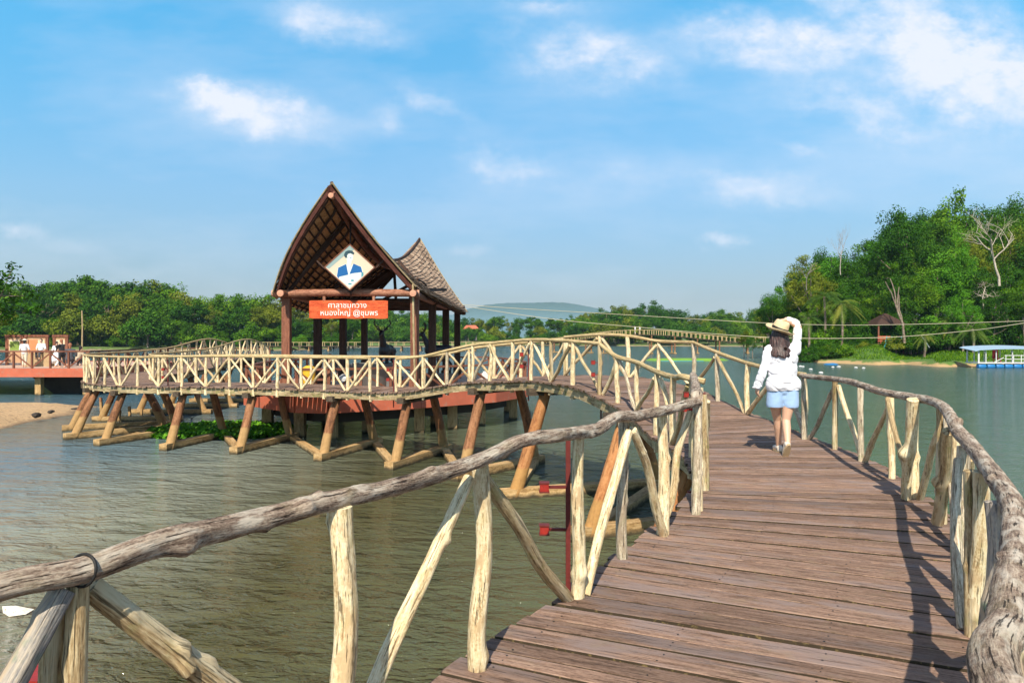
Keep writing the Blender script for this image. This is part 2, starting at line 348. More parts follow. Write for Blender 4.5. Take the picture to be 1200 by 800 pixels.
def ground_material(name, grass, grass2, soil, edge_z=0.45):
    m, nt, b = newmat(name); t = NT(nt); geo = t.node('ShaderNodeNewGeometry'); P = geo.outputs['Position']
    sp = t.node('ShaderNodeSeparateXYZ'); nt.links.new(P, sp.inputs[0])
    n = t.noise(P, 0.6, 5, 0.6); n2 = t.noise(P, 4.0, 5, 0.7)
    c = t.mix(t.ramp(n, [(0.35, 0.0), (0.65, 1.0)]), grass, grass2); c = t.mix(t.math('MULTIPLY', n2, .5), c, tuple(x*.45 for x in grass))
    z = t.math('ADD', sp.outputs[2], t.math('MULTIPLY', t.math('SUBTRACT', n, 0.5), 1.2))
    c = t.mix(t.ramp(t.math('DIVIDE', z, 2.0), [(edge_z/2-.03, 1.0), (edge_z/2+.06, 0.0)]), c, soil)
    nt.links.new(c, b.inputs['Base Color']); b.inputs['Roughness'].default_value = 0.95; t.bump(n2, 0.8, 0.15, b); return m
M['grass'] = ground_material('grassy_bank', (0.055,0.13,0.018), (0.12,0.22,0.03), (0.42,0.28,0.13), .3)
M['farland'] = ground_material('far_shore_ground', (0.06,0.11,0.02), (0.17,0.25,0.05), (0.26,0.20,0.12), .3)
def sm(a, b, x): x = max(0, min(1, (x-a)/(b-a))); return x*x*(3-2*x)
def sheet(name, shore, back, prof, mat, rows, cols_, noisez=.25, nscale=.2):
    """land between the shoreline polyline and a back line, height prof(distance from the shore, fraction along)"""
    A = spline([(x, y, 0) for x, y in shore], 1e9); L = []
    P = [Vector((x, y, 0)) for x, y in shore]; Q = [Vector((x, y, 0)) for x, y in back]
    def at(PP, f):
        x = f*(len(PP)-1); i = min(len(PP)-2, int(x)); return PP[i].lerp(PP[i+1], x-i)
    v = []; f_ = []
    for i in range(cols_+1):
        fr = i/cols_; a = at(P, fr); bq = at(Q, fr); D = (bq-a).length; d_ = (bq-a)/D
        wv = 1.6*noise.noise(Vector((a.x*.09, a.y*.09, 3)))+.7*noise.noise(Vector((a.x*.4, a.y*.4, 9)))
        for j in range(rows+1):
            s_ = (j/rows)**2.2*D; p = a+d_*(s_+wv*(1-j/rows))
            z = prof(s_, fr) + (noisez*noise.noise(Vector((p.x*nscale, p.y*nscale, 5)))*min(1, s_/3) if j else 0)
            v.append((p.x, p.y, z))
    n = rows+1
    for i in range(cols_):
        for j in range(rows): f_.append((i*n+j, (i+1)*n+j, (i+1)*n+j+1, i*n+j+1))
    b = MB(); b.add(v, f_, smooth=True); o = b.build(name, mat); return tag(o, kind='structure')
# the shoreline of the lake, from the left round to the wooded bank on the right
def Sh(u, v): d = EYE*F/(v-395); return ((u-600)/F*d, d)
far_pts = [(-330,60),(-230,120),Sh(-200,411.5),Sh(0,411.5),Sh(150,411),Sh(330,411),Sh(430,407),Sh(560,406),Sh(640,405),Sh(720,405.5),Sh(860,406),Sh(960,407),Sh(1100,410),Sh(1400,412)]
sheet('far_shore', far_pts, [(x*14-200 if x < 0 else x*14+200, 6000) for x, y in far_pts], lambda s_, f: -0.3+1.0*sm(0, 3, s_)+0.9*sm(3, 40, s_), M['farland'], 26, 160, .3, .1)
def bank_h(s_, fr): return -0.3+0.75*sm(0, 2.2, s_)+1.8*sm(2, 9, s_)*(.55+.45*math.sin(fr*17+1))+6.5*sm(8, 60, s_)*sm(0.0, .35, fr)
RB = [(66,182),(56,160),(47,132),(40.5,114),(38.5,106),Sh(985,426),Sh(1030,428),Sh(1060,427),Sh(1100,430),Sh(1150,429),(66,88),(85,90),(110,95),(150,100)]
sheet('wooded_bank', RB, [(62,190),(62,185),(64,180),(66,178),(70,176),(76,175),(84,174),(92,172),(100,170),(112,168),(128,166),(150,165),(190,165)], bank_h, M['grass'], 34, 110, .45, .22)
def dist_bank(x, y):
    # crude: distance behind the front shoreline of the wooded bank
    best = 1e9
    for i in range(len(RB)-1):
        a = Vector((RB[i][0], RB[i][1])); b_ = Vector((RB[i+1][0], RB[i+1][1])); p = Vector((x, y)); ab = b_-a
        t_ = max(0, min(1, (p-a).dot(ab)/ab.length_squared)); best = min(best, (a+ab*t_-p).length)
    return best
# hills
def hill(name, cx, cy, rx, ry, h, mat, seed):
    v = []; f_ = []; n = 90; mrows = 40
    for i in range(n+1):
        for j in range(mrows+1):
            a = -1+2*i/n; b_ = -1+2*j/mrows; r2 = abs(a)**3.2+b_*b_
            z = h*max(0, 1-r2)**.9
            if z > 0: z += h*.05*noise.noise(Vector((a*3+seed, b_*2, seed)))+h*.02*noise.noise(Vector((a*22, b_*8, seed)))
            v.append((cx+a*rx, cy+b_*ry, z))
    m_ = mrows+1
    for i in range(n):
        for j in range(mrows): f_.append((i*m_+j, (i+1)*m_+j, (i+1)*m_+j+1, i*m_+j+1))
    b = MB(); b.add(v, f_, smooth=True); return tag(b.build(name, mat), kind='structure')
m, nt, b = newmat('wooded_hill'); t = NT(nt); g_ = t.node('ShaderNodeNewGeometry'); nn = t.noise(g_.outputs['Position'], 0.03, 6, .7)
nt.links.new(t.mix(nn, (0.008,0.026,0.018), (0.02,0.045,0.03)), b.inputs['Base Color']); b.inputs['Roughness'].default_value = 1; t.bump(nn, 1, 12, b); M['hill'] = m
hill('hills', 240, 8000, 1150, 700, 362, M['hill'], 3)
hill('hills', -1000, 8300, 1500, 500, 250, M['hill'], 8)

# sand spit on the left
m, nt, b = newmat('wet_and_dry_sand'); t = NT(nt); g_ = t.node('ShaderNodeNewGeometry'); P = g_.outputs['Position']
sp = t.node('ShaderNodeSeparateXYZ'); nt.links.new(P, sp.inputs[0]); n1 = t.noise(P, 1.6, 6, .7); n2 = t.noise(P, 9, 5, .7)
c = t.mix(n1, (0.38,0.23,0.11), (0.60,0.41,0.22)); c = t.mix(t.ramp(n2, [(0.53, 0.0), (0.64, 1.0)]), c, (0.17,0.11,0.06))
c = t.mix(t.ramp(t.math('ADD', t.math('MULTIPLY', sp.outputs[2], 2.2), t.math('MULTIPLY', n1, .22)), [(0.12, 1.0), (0.30, 0.0)]), c, (0.20,0.13,0.07))
nt.links.new(c, b.inputs['Base Color']); b.inputs['Roughness'].default_value = .9; t.bump(t.math('ADD', n1, n2), .7, .08, b); M['sand'] = m
v = []; f_ = []; nx, ny = 150, 90
for i in range(nx+1):
    for j in range(ny+1):
        x = -62+i*(62-16.0)/nx; y = 16+j*(48-16)/ny
        xs_ = -17.7-(y-26)*.17 if y > 26 else -17.7-(26-y)*1.6
        hi = 38.2+9*sm(-36, -60, x)
        e = min((xs_-x)*.9, hi-y)+.8*noise.noise(Vector((x*.35, y*.35, 2)))
        z = -0.25+.52*sm(-.8, 1.8, e)+.20*sm(1, 5, e)+.10*noise.noise(Vector((x*.8, y*.8, 0)))+.04*noise.noise(Vector((x*3, y*3, 0)))
        v.append((x, y, z))
m_ = ny+1
for i in range(nx):
    for j in range(ny): f_.append((i*m_+j, (i+1)*m_+j, (i+1)*m_+j+1, i*m_+j+1))
mb = MB(); mb.add(v, f_, smooth=True); tag(mb.build('sand_spit', M['sand']), kind='structure')

# ------------------------------------------------------------------ boardwalk
# stations: inner edge (x, y), outer edge (x, y), deck height under inner and outer edge (relative to the eye)
ST = [(-2.05,-1.2, 0.1,-2.2,-1.44,-1.44),(-1.78,-.2,.25,-1.0,-1.44,-1.44),(-1.45,.75,.33,-.2,-1.44,-1.44),(-.98,1.70,.52,.62,-1.44,-1.44),
 (-.58,2.46,.88,1.35,-1.44,-1.44),(-.16,3.35,1.62,2.45,-1.44,-1.44),(.34,4.25,2.10,3.42,-1.44,-1.44),(.72,4.98,2.42,4.08,-1.44,-1.44),
 (1.08,5.63,2.86,4.86,-1.44,-1.44),(1.44,6.32,3.30,5.82,-1.44,-1.44),(1.78,7.2,3.60,6.85,-1.44,-1.44),(2.02,8.1,3.90,7.9,-1.44,-1.44),
 (2.15,9.3,4.12,9.2,-1.44,-1.44),(2.15,10.4,4.18,10.7,-1.43,-1.43),(2.1,11.3,4.16,12.1,-1.41,-1.39),(1.98,12.5,4.10,13.4,-1.24,-1.32),
 (1.62,13.6,3.90,14.6,-1.07,-1.20),(1.18,14.8,3.62,15.8,-.93,-1.02),(.45,16.5,2.75,17.3,-.93,-.90),(-.3,17.8,1.45,18.9,-1.02,-.94),
 (-.96,18.8,.20,20.4,-1.09,-1.06),(-1.70,19.4,-.95,21.2,-1.2,-1.18),(-3.1,20.5,-2.4,22.4,-1.46,-1.45),(-5.35,21.9,-4.75,23.8,-1.5,-1.5),
 (-7.3,22.8,-6.8,24.8,-1.5,-1.5),(-9.1,23.4,-8.7,25.4,-1.5,-1.5),(-10.6,23.8,-10.2,25.8,-1.52,-1.52),(-11.9,24.3,-11.3,26.3,-1.55,-1.55),
 (-13.3,25.1,-12.4,27.0,-1.55,-1.55),(-14.7,26.5,-13.2,28.0,-1.55,-1.55),(-15.7,28.4,-13.8,29.4,-1.55,-1.55),(-16.1,30.5,-14.1,30.6,-1.55,-1.55),
 (-16.1,33,-14.1,33,-1.52,-1.52),(-16.0,36,-14.0,36,-1.40,-1.40),(-16.0,39,-14.0,39,-1.10,-1.10),(-16.0,41,-14.0,41,-1.02,-1.02),
 (-16.2,44,-14.2,44,-1.3,-1.3),(-17.5,48,-15.5,48.5,-1.6,-1.6),(-20,52,-18.5,53.5,-1.8,-1.8),(-24,55,-23,57,-1.85,-1.85)]
IN = [Vector((a[0], a[1], EYE+a[4])) for a in ST]; OU = [Vector((a[2], a[3], EYE+a[5])) for a in ST]
def cr(P, x):
    n = len(P); i = max(0, min(n-2, int(math.floor(x)))); t_ = x-i
    g = lambda k: P[k] if 0 <= k < n else (P[0]*2-P[1] if k < 0 else P[-1]*2-P[-2])
    p0, p1, p2, p3 = g(i-1), g(i), g(i+1), g(i+2)
    return 0.5*((2*p1)+(p2-p0)*t_+(2*p0-5*p1+4*p2-p3)*t_*t_+(3*p1-p0-3*p2+p3)*t_**3)
def inner(x): return cr(IN, x)
def outer(x): return cr(OU, x)
def param_at(P, x, y):
    best = (1e9, 0)
    for k in range(len(ST)*40):
        q = k/40
        if q > len(ST)-1: break
        p = cr(P, q); d_ = (p.x-x)**2+(p.y-y)**2
        if d_ < best[0]: best = (d_, q)
    return best[1]

boardwalk = empty('boardwalk', (0, 0, 0), 'long curving plank walkway on leaning log trestles, winding over the lake past the pavilion', 'boardwalk')
rnd = random.Random(11)
M['plankside'] = paint('grimy_gap_shade_edges', (0.05, 0.034, 0.018), .95, .3, 14, wear=(0.17,0.12,0.045))  # mossy grime, plus the shade of the gaps put into the edge colour
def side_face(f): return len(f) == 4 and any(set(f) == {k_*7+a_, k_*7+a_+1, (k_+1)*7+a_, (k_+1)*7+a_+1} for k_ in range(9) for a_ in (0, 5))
deck = MB(); nails = MB(); x = 0.0; NS = len(ST)-1
while x < NS-0.02:
    a, b_ = inner(x), outer(x); c0 = (a+b_)/2
    wdt = rnd.uniform(.13, .215)
    x2 = x+.02
    while x2 < NS and (((inner(x2)+outer(x2))/2)-c0).length < wdt: x2 += .004
    A0, B0, A1, B1 = inner(x), outer(x), inner(x2), outer(x2)
    gap = rnd.uniform(.015, .032); cl = ((A1+B1)/2-c0).length; g = gap/max(cl, .05)
    A1 = A0.lerp(A1, 1-g); B1 = B0.lerp(B1, 1-g)
    skew = rnd.uniform(-.012, .012); oh0 = .09+rnd.uniform(-.03, .05); oh1 = .09+rnd.uniform(-.03, .05)
    d0 = (B0-A0).normalized(); d1 = (B1-A1).normalized()
    a0, b0, a1, b1 = A0-d0*oh0, B0+d0*oh1, A1-d1*oh0, B1+d1*oh1
    dz = rnd.uniform(-.004, .004); th = .038; ns = 9 if c0.y < 13 else 3; V = []; G = []; sd = rnd.uniform(0, 100); tn = rnd.random()
    up = Vector((0, 0, 1)); L = (b0-a0).length
    for k in range(ns+1):
        q = k/ns; p0 = a0.lerp(b0, q); p1 = a1.lerp(b1, q); w_ = (p1-p0); wl_ = w_.length; w_ = w_/max(wl_, 1e-5)
        z = dz+.004*noise.noise(Vector((q*3, sd, 0))); e1 = .003*noise.noise(Vector((q*7, sd, 4))); e2 = .003*noise.noise(Vector((q*7, sd, 8)))
        ch = .004
        prof = [(e1, -th), (e1, -ch), (e1+ch, 0), (wl_*.5, .0012), (wl_-ch+e2, 0), (wl_+e2, -ch), (wl_+e2, -th)]
        for (s_, zz) in prof:
            V.append(p0+w_*s_+up*(zz+z)); G.append((s_+sd, zz+sd*.3, q*L+sd))
    if c0.y < 12:
        for fr_ in (.035, .34, .67, .965):
            for h_ in (.28, .72):
                p = A0.lerp(B0, fr_+rnd.uniform(-.012, .012)).lerp(A1.lerp(B1, fr_), h_+rnd.uniform(-.08, .08))+Vector((0, 0, dz+.0035)); r_ = rnd.uniform(.0035, .006)
                nails.add([(p.x+r_*math.cos(k*math.pi/3), p.y+r_*math.sin(k*math.pi/3), p.z) for k in range(6)], [(0,1,2,3,4,5)])
    n = 7; fs = []
    for k in range(ns):
        for j in range(n-1): fs.append((k*n+j, k*n+j+1, (k+1)*n+j+1, (k+1)*n+j))
        fs.append((k*n+n-1, k*n, (k+1)*n, (k+1)*n+n-1))
    fs.append(tuple(range(n))[::-1]); fs.append(tuple(ns*n+j for j in range(n)))
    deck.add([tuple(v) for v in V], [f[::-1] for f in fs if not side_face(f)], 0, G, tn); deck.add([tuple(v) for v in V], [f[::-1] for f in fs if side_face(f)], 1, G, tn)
    x = x2
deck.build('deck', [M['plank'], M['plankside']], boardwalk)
nails.build('nails', M['tape'], boardwalk)['kind'] = 'stuff'
# stringers under the planks: the two edge beams show, three more carry the middle
def along(fr, off, x0, x1, step=.1):
    out_ = []; x = x0
    while x <= x1+1e-6:
        a, b_ = inner(x), outer(x); p = a.lerp(b_, fr); out_.append(p+Vector((0, 0, off))); x += step
    return out_
for fr, nm, mt in ((0.0, 'edge_beam', 'beam'), (1.0, 'edge_beam', 'beam'), (.34, 'stringer', 'darkbeam'), (.67, 'stringer', 'darkbeam')):
    bm_ = MB(); pts = along(fr, -.135, 0, NS-.01, .25)
    for i in range(0, len(pts)-1):
        bm_.bar(pts[i], pts[i+1]+(pts[i+1]-pts[i]).normalized()*.012, .07, .17, 0, (i*37 % 10)/10)
    bm_.build(nm, M[mt], boardwalk)
# trestles
FEET = []
def trestle(x, splay=.55, legr=.14, mat='leg', tieup=.16, lean=0.0):
    a, b_ = inner(x), outer(x); d_ = (b_-a); d_.z = 0; d_.normalize(); t_ = Vector((-d_.y, d_.x, 0))
    za = a.z-.22; zb = b_.z-.22
    tp1 = Vector((a.x, a.y, za))+d_*.22; tp2 = Vector((b_.x, b_.y, zb))-d_*.22
    bp1 = Vector((a.x, a.y, 0))-d_*splay+t_*lean; bp2 = Vector((b_.x, b_.y, 0))+d_*splay+t_*lean
    cap_ = MB(); cap_.bar(tp1-d_*.4+Vector((0,0,-.02)), tp2+d_*.4+Vector((0,0,-.02)), .2, .15)
    root = cap_.build('trestle', M['darkbeam'], boardwalk)
    for tp, bp, sd in ((tp1, bp1, 1.3), (tp2, bp2, 5.1)):
        l_ = MB(); pts = spline([tp+Vector((0,0,-.05)), tp.lerp(bp, .5)+Vector((rnd.uniform(-.03,.03), rnd.uniform(-.03,.03), 0)), bp+(bp-tp)*.15], .2)
        l_.tube(pts, [legr*(.86+.2*i/len(pts)) for i in range(len(pts))], 16, lump=.10, seed=x+sd)
        l_.build('leg', M[mat], root)
    FEET.append((bp1.copy(), bp2.copy(), root))
    t2 = MB(); t2.bar(bp1-d_*.28+Vector((0,0,tieup-.16)), bp2+d_*.28+Vector((0,0,tieup-.16)), .26, .42)
    t2.build('footing_beam', M['tie'], root)
TR = [(-.96,1.0),(1.05,5.5),(1.75,7.0),(2.1,10.2),(1.72,13.2),(.5,16.4),(-.9,18.7),(-2.9,20.3),(-5.1,21.7),(-7.9,23.0),(-10.3,23.7),(-12.7,24.7),(-14.3,26.1),(-15.6,28.2),(-16.1,31),(-16.1,34),(-16,37),(-16,40),(-16.3,44),(-18.5,50)]
for i, (px_, py_) in enumerate(TR):
    trestle(param_at(IN, px_, py_), .5, .135 if i > 1 else .15, 'legorange' if i in (2, 3, 4, 5) else 'leg')

for i in range(5, 13):       # low diagonal beams tying one frame's far foot to the next frame's near foot
    a, b_ = FEET[i][1], FEET[i-1][0]; k = MB(); d_ = (b_-a).normalized(); k.bar(a+d_*.2+Vector((0,0,-.03)), b_-d_*.3+Vector((0,0,-.03)), .22, .36); k.build('footing_beam', M['tie'], FEET[i][2])
# ------------------------------------------------------------------ log railings
def log(name, p0, p1, r0, r1, mat, parent, near, seed, bend=.02, knots=(), mids=None, lump=None, mats=None):
    p0 = Vector(p0); p1 = Vector(p1); rr = random.Random(int(seed*1000)); d_ = p1-p0; L = d_.length
    pts = [p0]
    for k in ((.33, .66) if mids is None else ()):
        pts.append(p0.lerp(p1, k)+Vector((rr.uniform(-bend, bend), rr.uniform(-bend, bend), 0)))
    if mids: pts += [Vector(q) for q in mids]
    pts.append(p1)
    step = .022 if near == 2 else (.07 if near == 1 else .25); n = 26 if near == 2 else (14 if near == 1 else 8)
    P = spline(pts, step); m_ = MB()
    rad = [r0+(r1-r0)*i/(len(P)-1) for i in range(len(P))]
    kn = list(knots)
    if near and not kn:
        for _ in range(rr.randint(1, 4)): kn.append((rr.uniform(.08, L), rr.uniform(0, 6.28), rr.uniform(.2, .5)*r0, rr.uniform(.5, .9)*r0))
    m_.tube(P, rad, n, lump=(.16 if near else .12) if lump is None else lump, seed=seed, knots=kn if near else ())
    return m_.build(name, mat, parent)
def railing(label, pts, tops, kinds, nears, group, rmat, pr=(.034, .030), railr=.032, nobrace=(), first_brace=None, matf=None, skip=(), railpts=None, rail_near=0):
    """pts = post bases; tops = z of the handrail; kinds A (braces meet here at the top) / B (braces meet here at the foot)"""
    root = empty('log_railing', pts[len(pts)//2], label, 'railing', group)
    inv = Matrix.Translation(-root.location); loc = root.location.copy(); parts = []
    for i, (p, zt, k, nr) in enumerate(zip(pts, tops, kinds, nears)):
        sd = 3.7*i+pts[0].x*1.3+5
        rr = random.Random(int(sd*77)); j = lambda s_: rr.uniform(-s_, s_)
        if i not in skip:
            q0 = p+Vector((j(.015), j(.015), -.26 if nr < 2 else -.2)); q1 = Vector((p.x+j(.02), p.y+j(.02), zt-railr*.6))
            parts.append(log('post', q0, q1, pr[0]*rr.uniform(.9, 1.25), pr[1]*rr.uniform(.85, 1.15), M[rr.choice(['post','post','post','postgrey','post','brace']) if nr else 'post'], None, nr, sd, .022))
        if i+1 < len(pts) and i not in nobrace:
            p2, zt2, k2 = pts[i+1], tops[i+1], kinds[i+1]; nr2 = max(nr, nears[i+1]) if nr != 2 or nears[i+1] != 2 else 2
            if k == 'A' and k2 == 'B': t_, f_ = (p, zt), p2
            elif k == 'B' and k2 == 'A': t_, f_ = (p2, zt2), p
            else: continue
            dirv = (f_-t_[0]); dirv.z = 0; dirv.normalize()
            q1 = Vector((t_[0].x, t_[0].y, t_[1]-.05-railr))+dirv*.05; q0 = Vector((f_.x, f_.y, f_.z+.0))-dirv*.05
            side = Vector((-dirv.y, dirv.x, 0))*rr.choice((-.03, .03)); q0 += side; q1 += side
            mt = M[rr.choice(['post','post','brace','postgrey'] if nr else ['post','post','post','brace'])]
            parts.append(log('brace', q0, q1, pr[0]*rr.uniform(.7, 1.0), pr[1]*rr.uniform(.65, .95), mt, None, nr2 if nr2 < 2 else 2, sd+1.9, .03))
    for o in parts: o.parent = root; o.matrix_parent_inverse = inv
    return root, inv
def hrail(root, inv, P3, r, mat, near, seed, name='handrail', knots=(), lump=.12):
    st = .02 if near == 2 else (.08 if near == 1 else .3); pts = spline(P3, st)
    m_ = MB(); rad = [(r[0]+(r[1]-r[0])*i/(len(pts)-1)) if isinstance(r, tuple) else r for i in range(len(pts))]
    m_.tube(pts, rad, 30 if near == 2 else (14 if near == 1 else 8), lump=lump, seed=seed, knots=knots)
    o = m_.build(name, mat); o.parent = root; o.matrix_parent_inverse = inv; return o
Z = lambda z: EYE+z
D0 = Z(-1.44)
V3 = lambda x, y, z=None: Vector((x, y, D0 if z is None else Z(z)))

# near left railing -----------------------------------------------------------
base = [V3(-1.95,-.3), V3(-1.45,.75), V3(-.98,1.70), V3(-.56,2.46), V3(-.138,3.35), V3(.36,4.25), V3(.745,5.02), V3(1.10,5.63), V3(1.50,6.25)]
tops = [Z(-.52)]*9
root, inv = railing('thick grey handrail of knotty logs nearest the camera, left side of the walkway', base, tops, 'ABABABABA', [1,2,2,2,2,2,2,2,2], None, None, (.036,.033), .04, skip=(2,), nobrace=(1,2))
hr = [W(-140,735,1.42), W(0,688,1.585), W(95,668,1.715), W(185,637,1.88), W(300,610,2.18), W(395,585,2.46), W(480,565,2.83), W(560,540,3.24), W(610,517,3.55), W(650,510,3.82),
      W(676,507,4.14), W(700,503,4.45), W(722,489,4.8), W(748,487,5.15), W(785,479,5.7), W(818,470,6.24)]
hrail(root, inv, hr, (.030,.038), M['rail'], 2, 2.2, knots=[(1.05,1.2,.018,.03),(1.02,4.2,.014,.025),(.62,2.2,.018,.04),(1.32,5.0,.016,.03),(1.75,.6,.012,.03),(2.3,3.4,.012,.03),(2.9,4.5,.012,.03),(1.12,.2,.012,.02),(1.55,3.6,.014,.02),(.15,4.0,.02,.04),(.9,2.6,.01,.018),(1.25,.8,.011,.016),(1.9,4.6,.010,.016),(2.05,1.9,.009,.015),(2.6,.4,.011,.018),(3.3,2.2,.012,.02),(3.9,4.9,.012,.02)], lump=.19)
# the clump of logs under the near joint
kn = [(.30,1.0,.022,.022),(.34,2.0,.03,.018),(.40,0.2,.014,.02),(.12,1.4,.012,.014),(.52,4.2,.016,.022),(.36,5.0,.014,.02),(.60,1.0,.012,.02)]
def add_log(nm, p0, p1, r0, r1, mat, sd, knots=(), lump=.15, near=2, bend=.01):
    o = log(nm, p0, p1, r0, r1, mat, None, near, sd, bend, knots, lump=lump); o.parent = root; o.matrix_parent_inverse = inv; return o
add_log('brace', W(104,686,1.78), Vector((-.45,2.40,Z(-1.43))), .026, .046, M['brace'], 4.4, kn, .2)
add_log('brace', W(74,690,1.70), Vector((-1.28,1.18,Z(-1.45))), .024, .044, M['blueish'], 8.1, [(.06,2,.01,.02),(.2,4,.012,.03)], .2)
add_log('post', W(91,684,1.73), W(72,1230,1.76), .023, .034, M['brace'], 9.3, [(.18,2,.006,.02)], .1)
add_log('post', W(66,705,1.76), W(34,1230,1.80), .026, .034, M['brace'], 6.3, [], .12)
tp = MB(); c = W(97,668,1.715); tdir = (hr[3]-hr[1]).normalized(); aa = tdir.cross(Vector((0,0,1))).normalized(); bb = tdir.cross(aa)
ring = [c+aa*(.0350*math.cos(k*math.pi/12))+bb*(.0350*math.sin(k*math.pi/12))+tdir*(.012*math.cos(k*math.pi/12+.6)) for k in range(25)]
tp.tube(ring, .0035, 6, cap=False); o = tp.build('binding_wire', M['tape']); o.parent = root; o.matrix_parent_inverse = inv

# inner railing behind it, up over the rise --------------------------------------
def auto_posts(P, x0, x1, spacing):
    out_ = []; x = x0; last = cr(P, x)
    out_.append((x, last))
    while x < x1:
        x += .004; q = cr(P, x)
        if (Vector((q.x, q.y))-Vector((last.x, last.y))).length >= spacing: out_.append((x, q)); last = q
    return out_
ib = [V3(1.56,6.40), V3(1.80,7.2), V3(2.02,8.2), V3(2.16,9.25), V3(2.17,10.3), V3(2.12,11.2,-1.41), V3(2.03,12.5,-1.24), V3(1.80,13.25,-1.13), V3(1.60,13.9,-1.03), V3(1.18,14.9,-.94), V3(.80,15.8,-.93), V3(.43,16.7,-.93),
      V3(0.0,17.5,-1.0), V3(-.5,18.25,-1.05), V3(-.96,18.85,-1.09), V3(-1.65,19.4,-1.2), V3(-2.3,19.95,-1.36), V3(-3.1,20.55,-1.46)]
it = [Z(-.53), Z(-.52), Z(-.52), Z(-.50), Z(-.52), Z(-.52), Z(-.43), Z(-.32), Z(-.12), Z(-.08), Z(-.06), Z(-.055), Z(-.09), Z(-.14), Z(-.19), Z(-.34), Z(-.49), Z(-.58)]
root, inv = railing('inner log railing climbing over the hump, between the near handrail and the pavilion', ib, it, 'BABABABABABABABABA'[:18], [1]*18, None, None, (.042,.04), .034)
hp = [Vector((b_.x, b_.y, z)) for b_, z in zip(ib, it)]
hrail(root, inv, [hp[0]+Vector((-.07,-.2,.05)), hp[0].lerp(hp[3], .5)+Vector((.01,0,.02)), hp[3]+Vector((.05,.12,.03))], (.052,.044), M['rail'], 1, 3.1, lump=.2)
hrail(root, inv, [W(826,447,9.15), hp[3]+Vector((-.08,.1,.02))]+[hp[i]+Vector((0,0,random.Random(i).uniform(-.03,.035))) for i in range(4, 9)], .038, M['farrail'], 1, 3.1)
hrail(root, inv, [hp[i] for i in range(8, len(hp))], .036, M['farrail'], 1, 7.7)
ap = auto_posts(IN, param_at(IN, -3.1, 20.55), NS-.1, .86)[1:]
groups = [(0, 15, 'low inner log railing facing the camera in front of the pavilion'), (14, 26, 'closely posted log railing round the far left bend of the walkway'), (25, len(ap), 'left-hand log railing running away to the distant crest of the walkway')]
def autorail(ap, a, b_, label, ztop=.92, near=0):
    sub = ap[a:b_]; P_ = [q for _, q in sub]; T_ = [q.z+ztop for q in P_]
    root, inv = railing(label, P_, T_, ['AB'[(a+i) % 2] for i in range(len(sub))], [near]*len(sub), None, None, (.045,.042), .036)
    hrail(root, inv, [Vector((q.x, q.y, z)) for q, z in zip(P_, T_)], .038, M['farrail'], near, a*.7+1)
for a, b_, lb in groups: autorail(ap, a, b_, lb)
# right side railing ---------------------------------------------------------------
rb = [V3(.25,-1.0), V3(.36,-.2), V3(.56,.62), V3(1.02,1.50), V3(1.66,2.45), V3(2.23,3.72), V3(2.54,4.32), V3(2.93,5.06), V3(3.34,5.97), V3(3.60,6.86), V3(3.86,7.85), V3(4.07,8.95), V3(4.14,9.85), V3(4.12,10.8),
      V3(4.16,11.95,-1.40), V3(4.08,13.3,-1.34), V3(3.88,14.5,-1.21), V3(3.72,15.75,-1.02), V3(3.22,16.9,-.93), V3(2.62,17.35,-.90), V3(2.04,17.9,-.90), V3(1.3,19.0,-.94)]
rt = [Z(-.58)]*3+[Z(-.58), Z(-.585), Z(-.62), Z(-.59), Z(-.58), Z(-.53), Z(-.53), Z(-.53), Z(-.53), Z(-.53), Z(-.53), Z(-.52), Z(-.45), Z(-.29), Z(-.11), Z(-.085), Z(.03), Z(.06), Z(0.0)]
kinds = 'ABABABABABABABABABABAB'
root, inv = railing('heavy crooked log handrail on the near right side, curving round beside the walking woman', rb[:14], rt[:14], kinds[:14], [2,2,2,2,2,2,2,2,1,1,1,1,1,1], None, None, (.036,.034), .042, skip=(3,))
hr = [Vector((.2,-1.3,Z(-.6))), Vector((.33,-.3,Z(-.58))), Vector((.52,.55,Z(-.58))), W(1168,800,1.29), W(1182,730,1.58), W(1186,680,1.85), W(1190,640,2.2), W(1188,600,2.62), W(1176,572,3.0), W(1158,548,3.5), W(1140,524,4.0),
      W(1122,504,4.55), W(1113,486,5.15), W(1103,475,5.8), W(1085,468,6.4), W(1060,464,6.95), W(1030,458,7.6), W(1000,448,8.6), W(977,444,9.6), W(939,440,10.75)]
hrail(root, inv, hr, (.042,.034), M['rail'], 2, 12.4, knots=[(3.9,1.0,.026,.035),(4.8,5.2,.02,.03),(5.6,2.2,.022,.03),(6.6,0.6,.02,.03),(3.2,3.4,.016,.03),(2.6,1.0,.018,.03),(4.3,3,.016,.03),(2.0,4,.010,.02),(2.3,1.2,.012,.02),(3.5,5.5,.012,.02),(5.1,3.6,.012,.02),(6.1,1.4,.012,.02)], lump=.12)
def add_log2(nm, p0, p1, r0, r1, mat, sd, knots=(), lump=.15, mids=None):
    o = log(nm, p0, p1, r0, r1, mat, None, 2, sd, .01, knots, lump=lump, mids=mids); o.parent = root; o.matrix_parent_inverse = inv; return o
add_log2('post', W(1166,800,2.9), W(1168,588,2.9), .046, .042, M['blueish'], 3.3, [(.3,4,.03,.04),(.5,1,.02,.03)], .25)
add_log2('post', W(1142,745,3.72), W(1150,552,3.60), .036, .034, M['post'], 5.9, [(.2,3,.01,.03)])
add_log2('post', W(1062,584,6.8), W(1070,468,6.5), .038, .050, M['post'], 7.1, [(.45,3.0,.05,.06)], .25)
add_log2('brace', W(1099,612,5.8), W(1112,505,5.2), .042, .040, M['brace'], 2.6, [(.45,1.0,.04,.05)], .25)
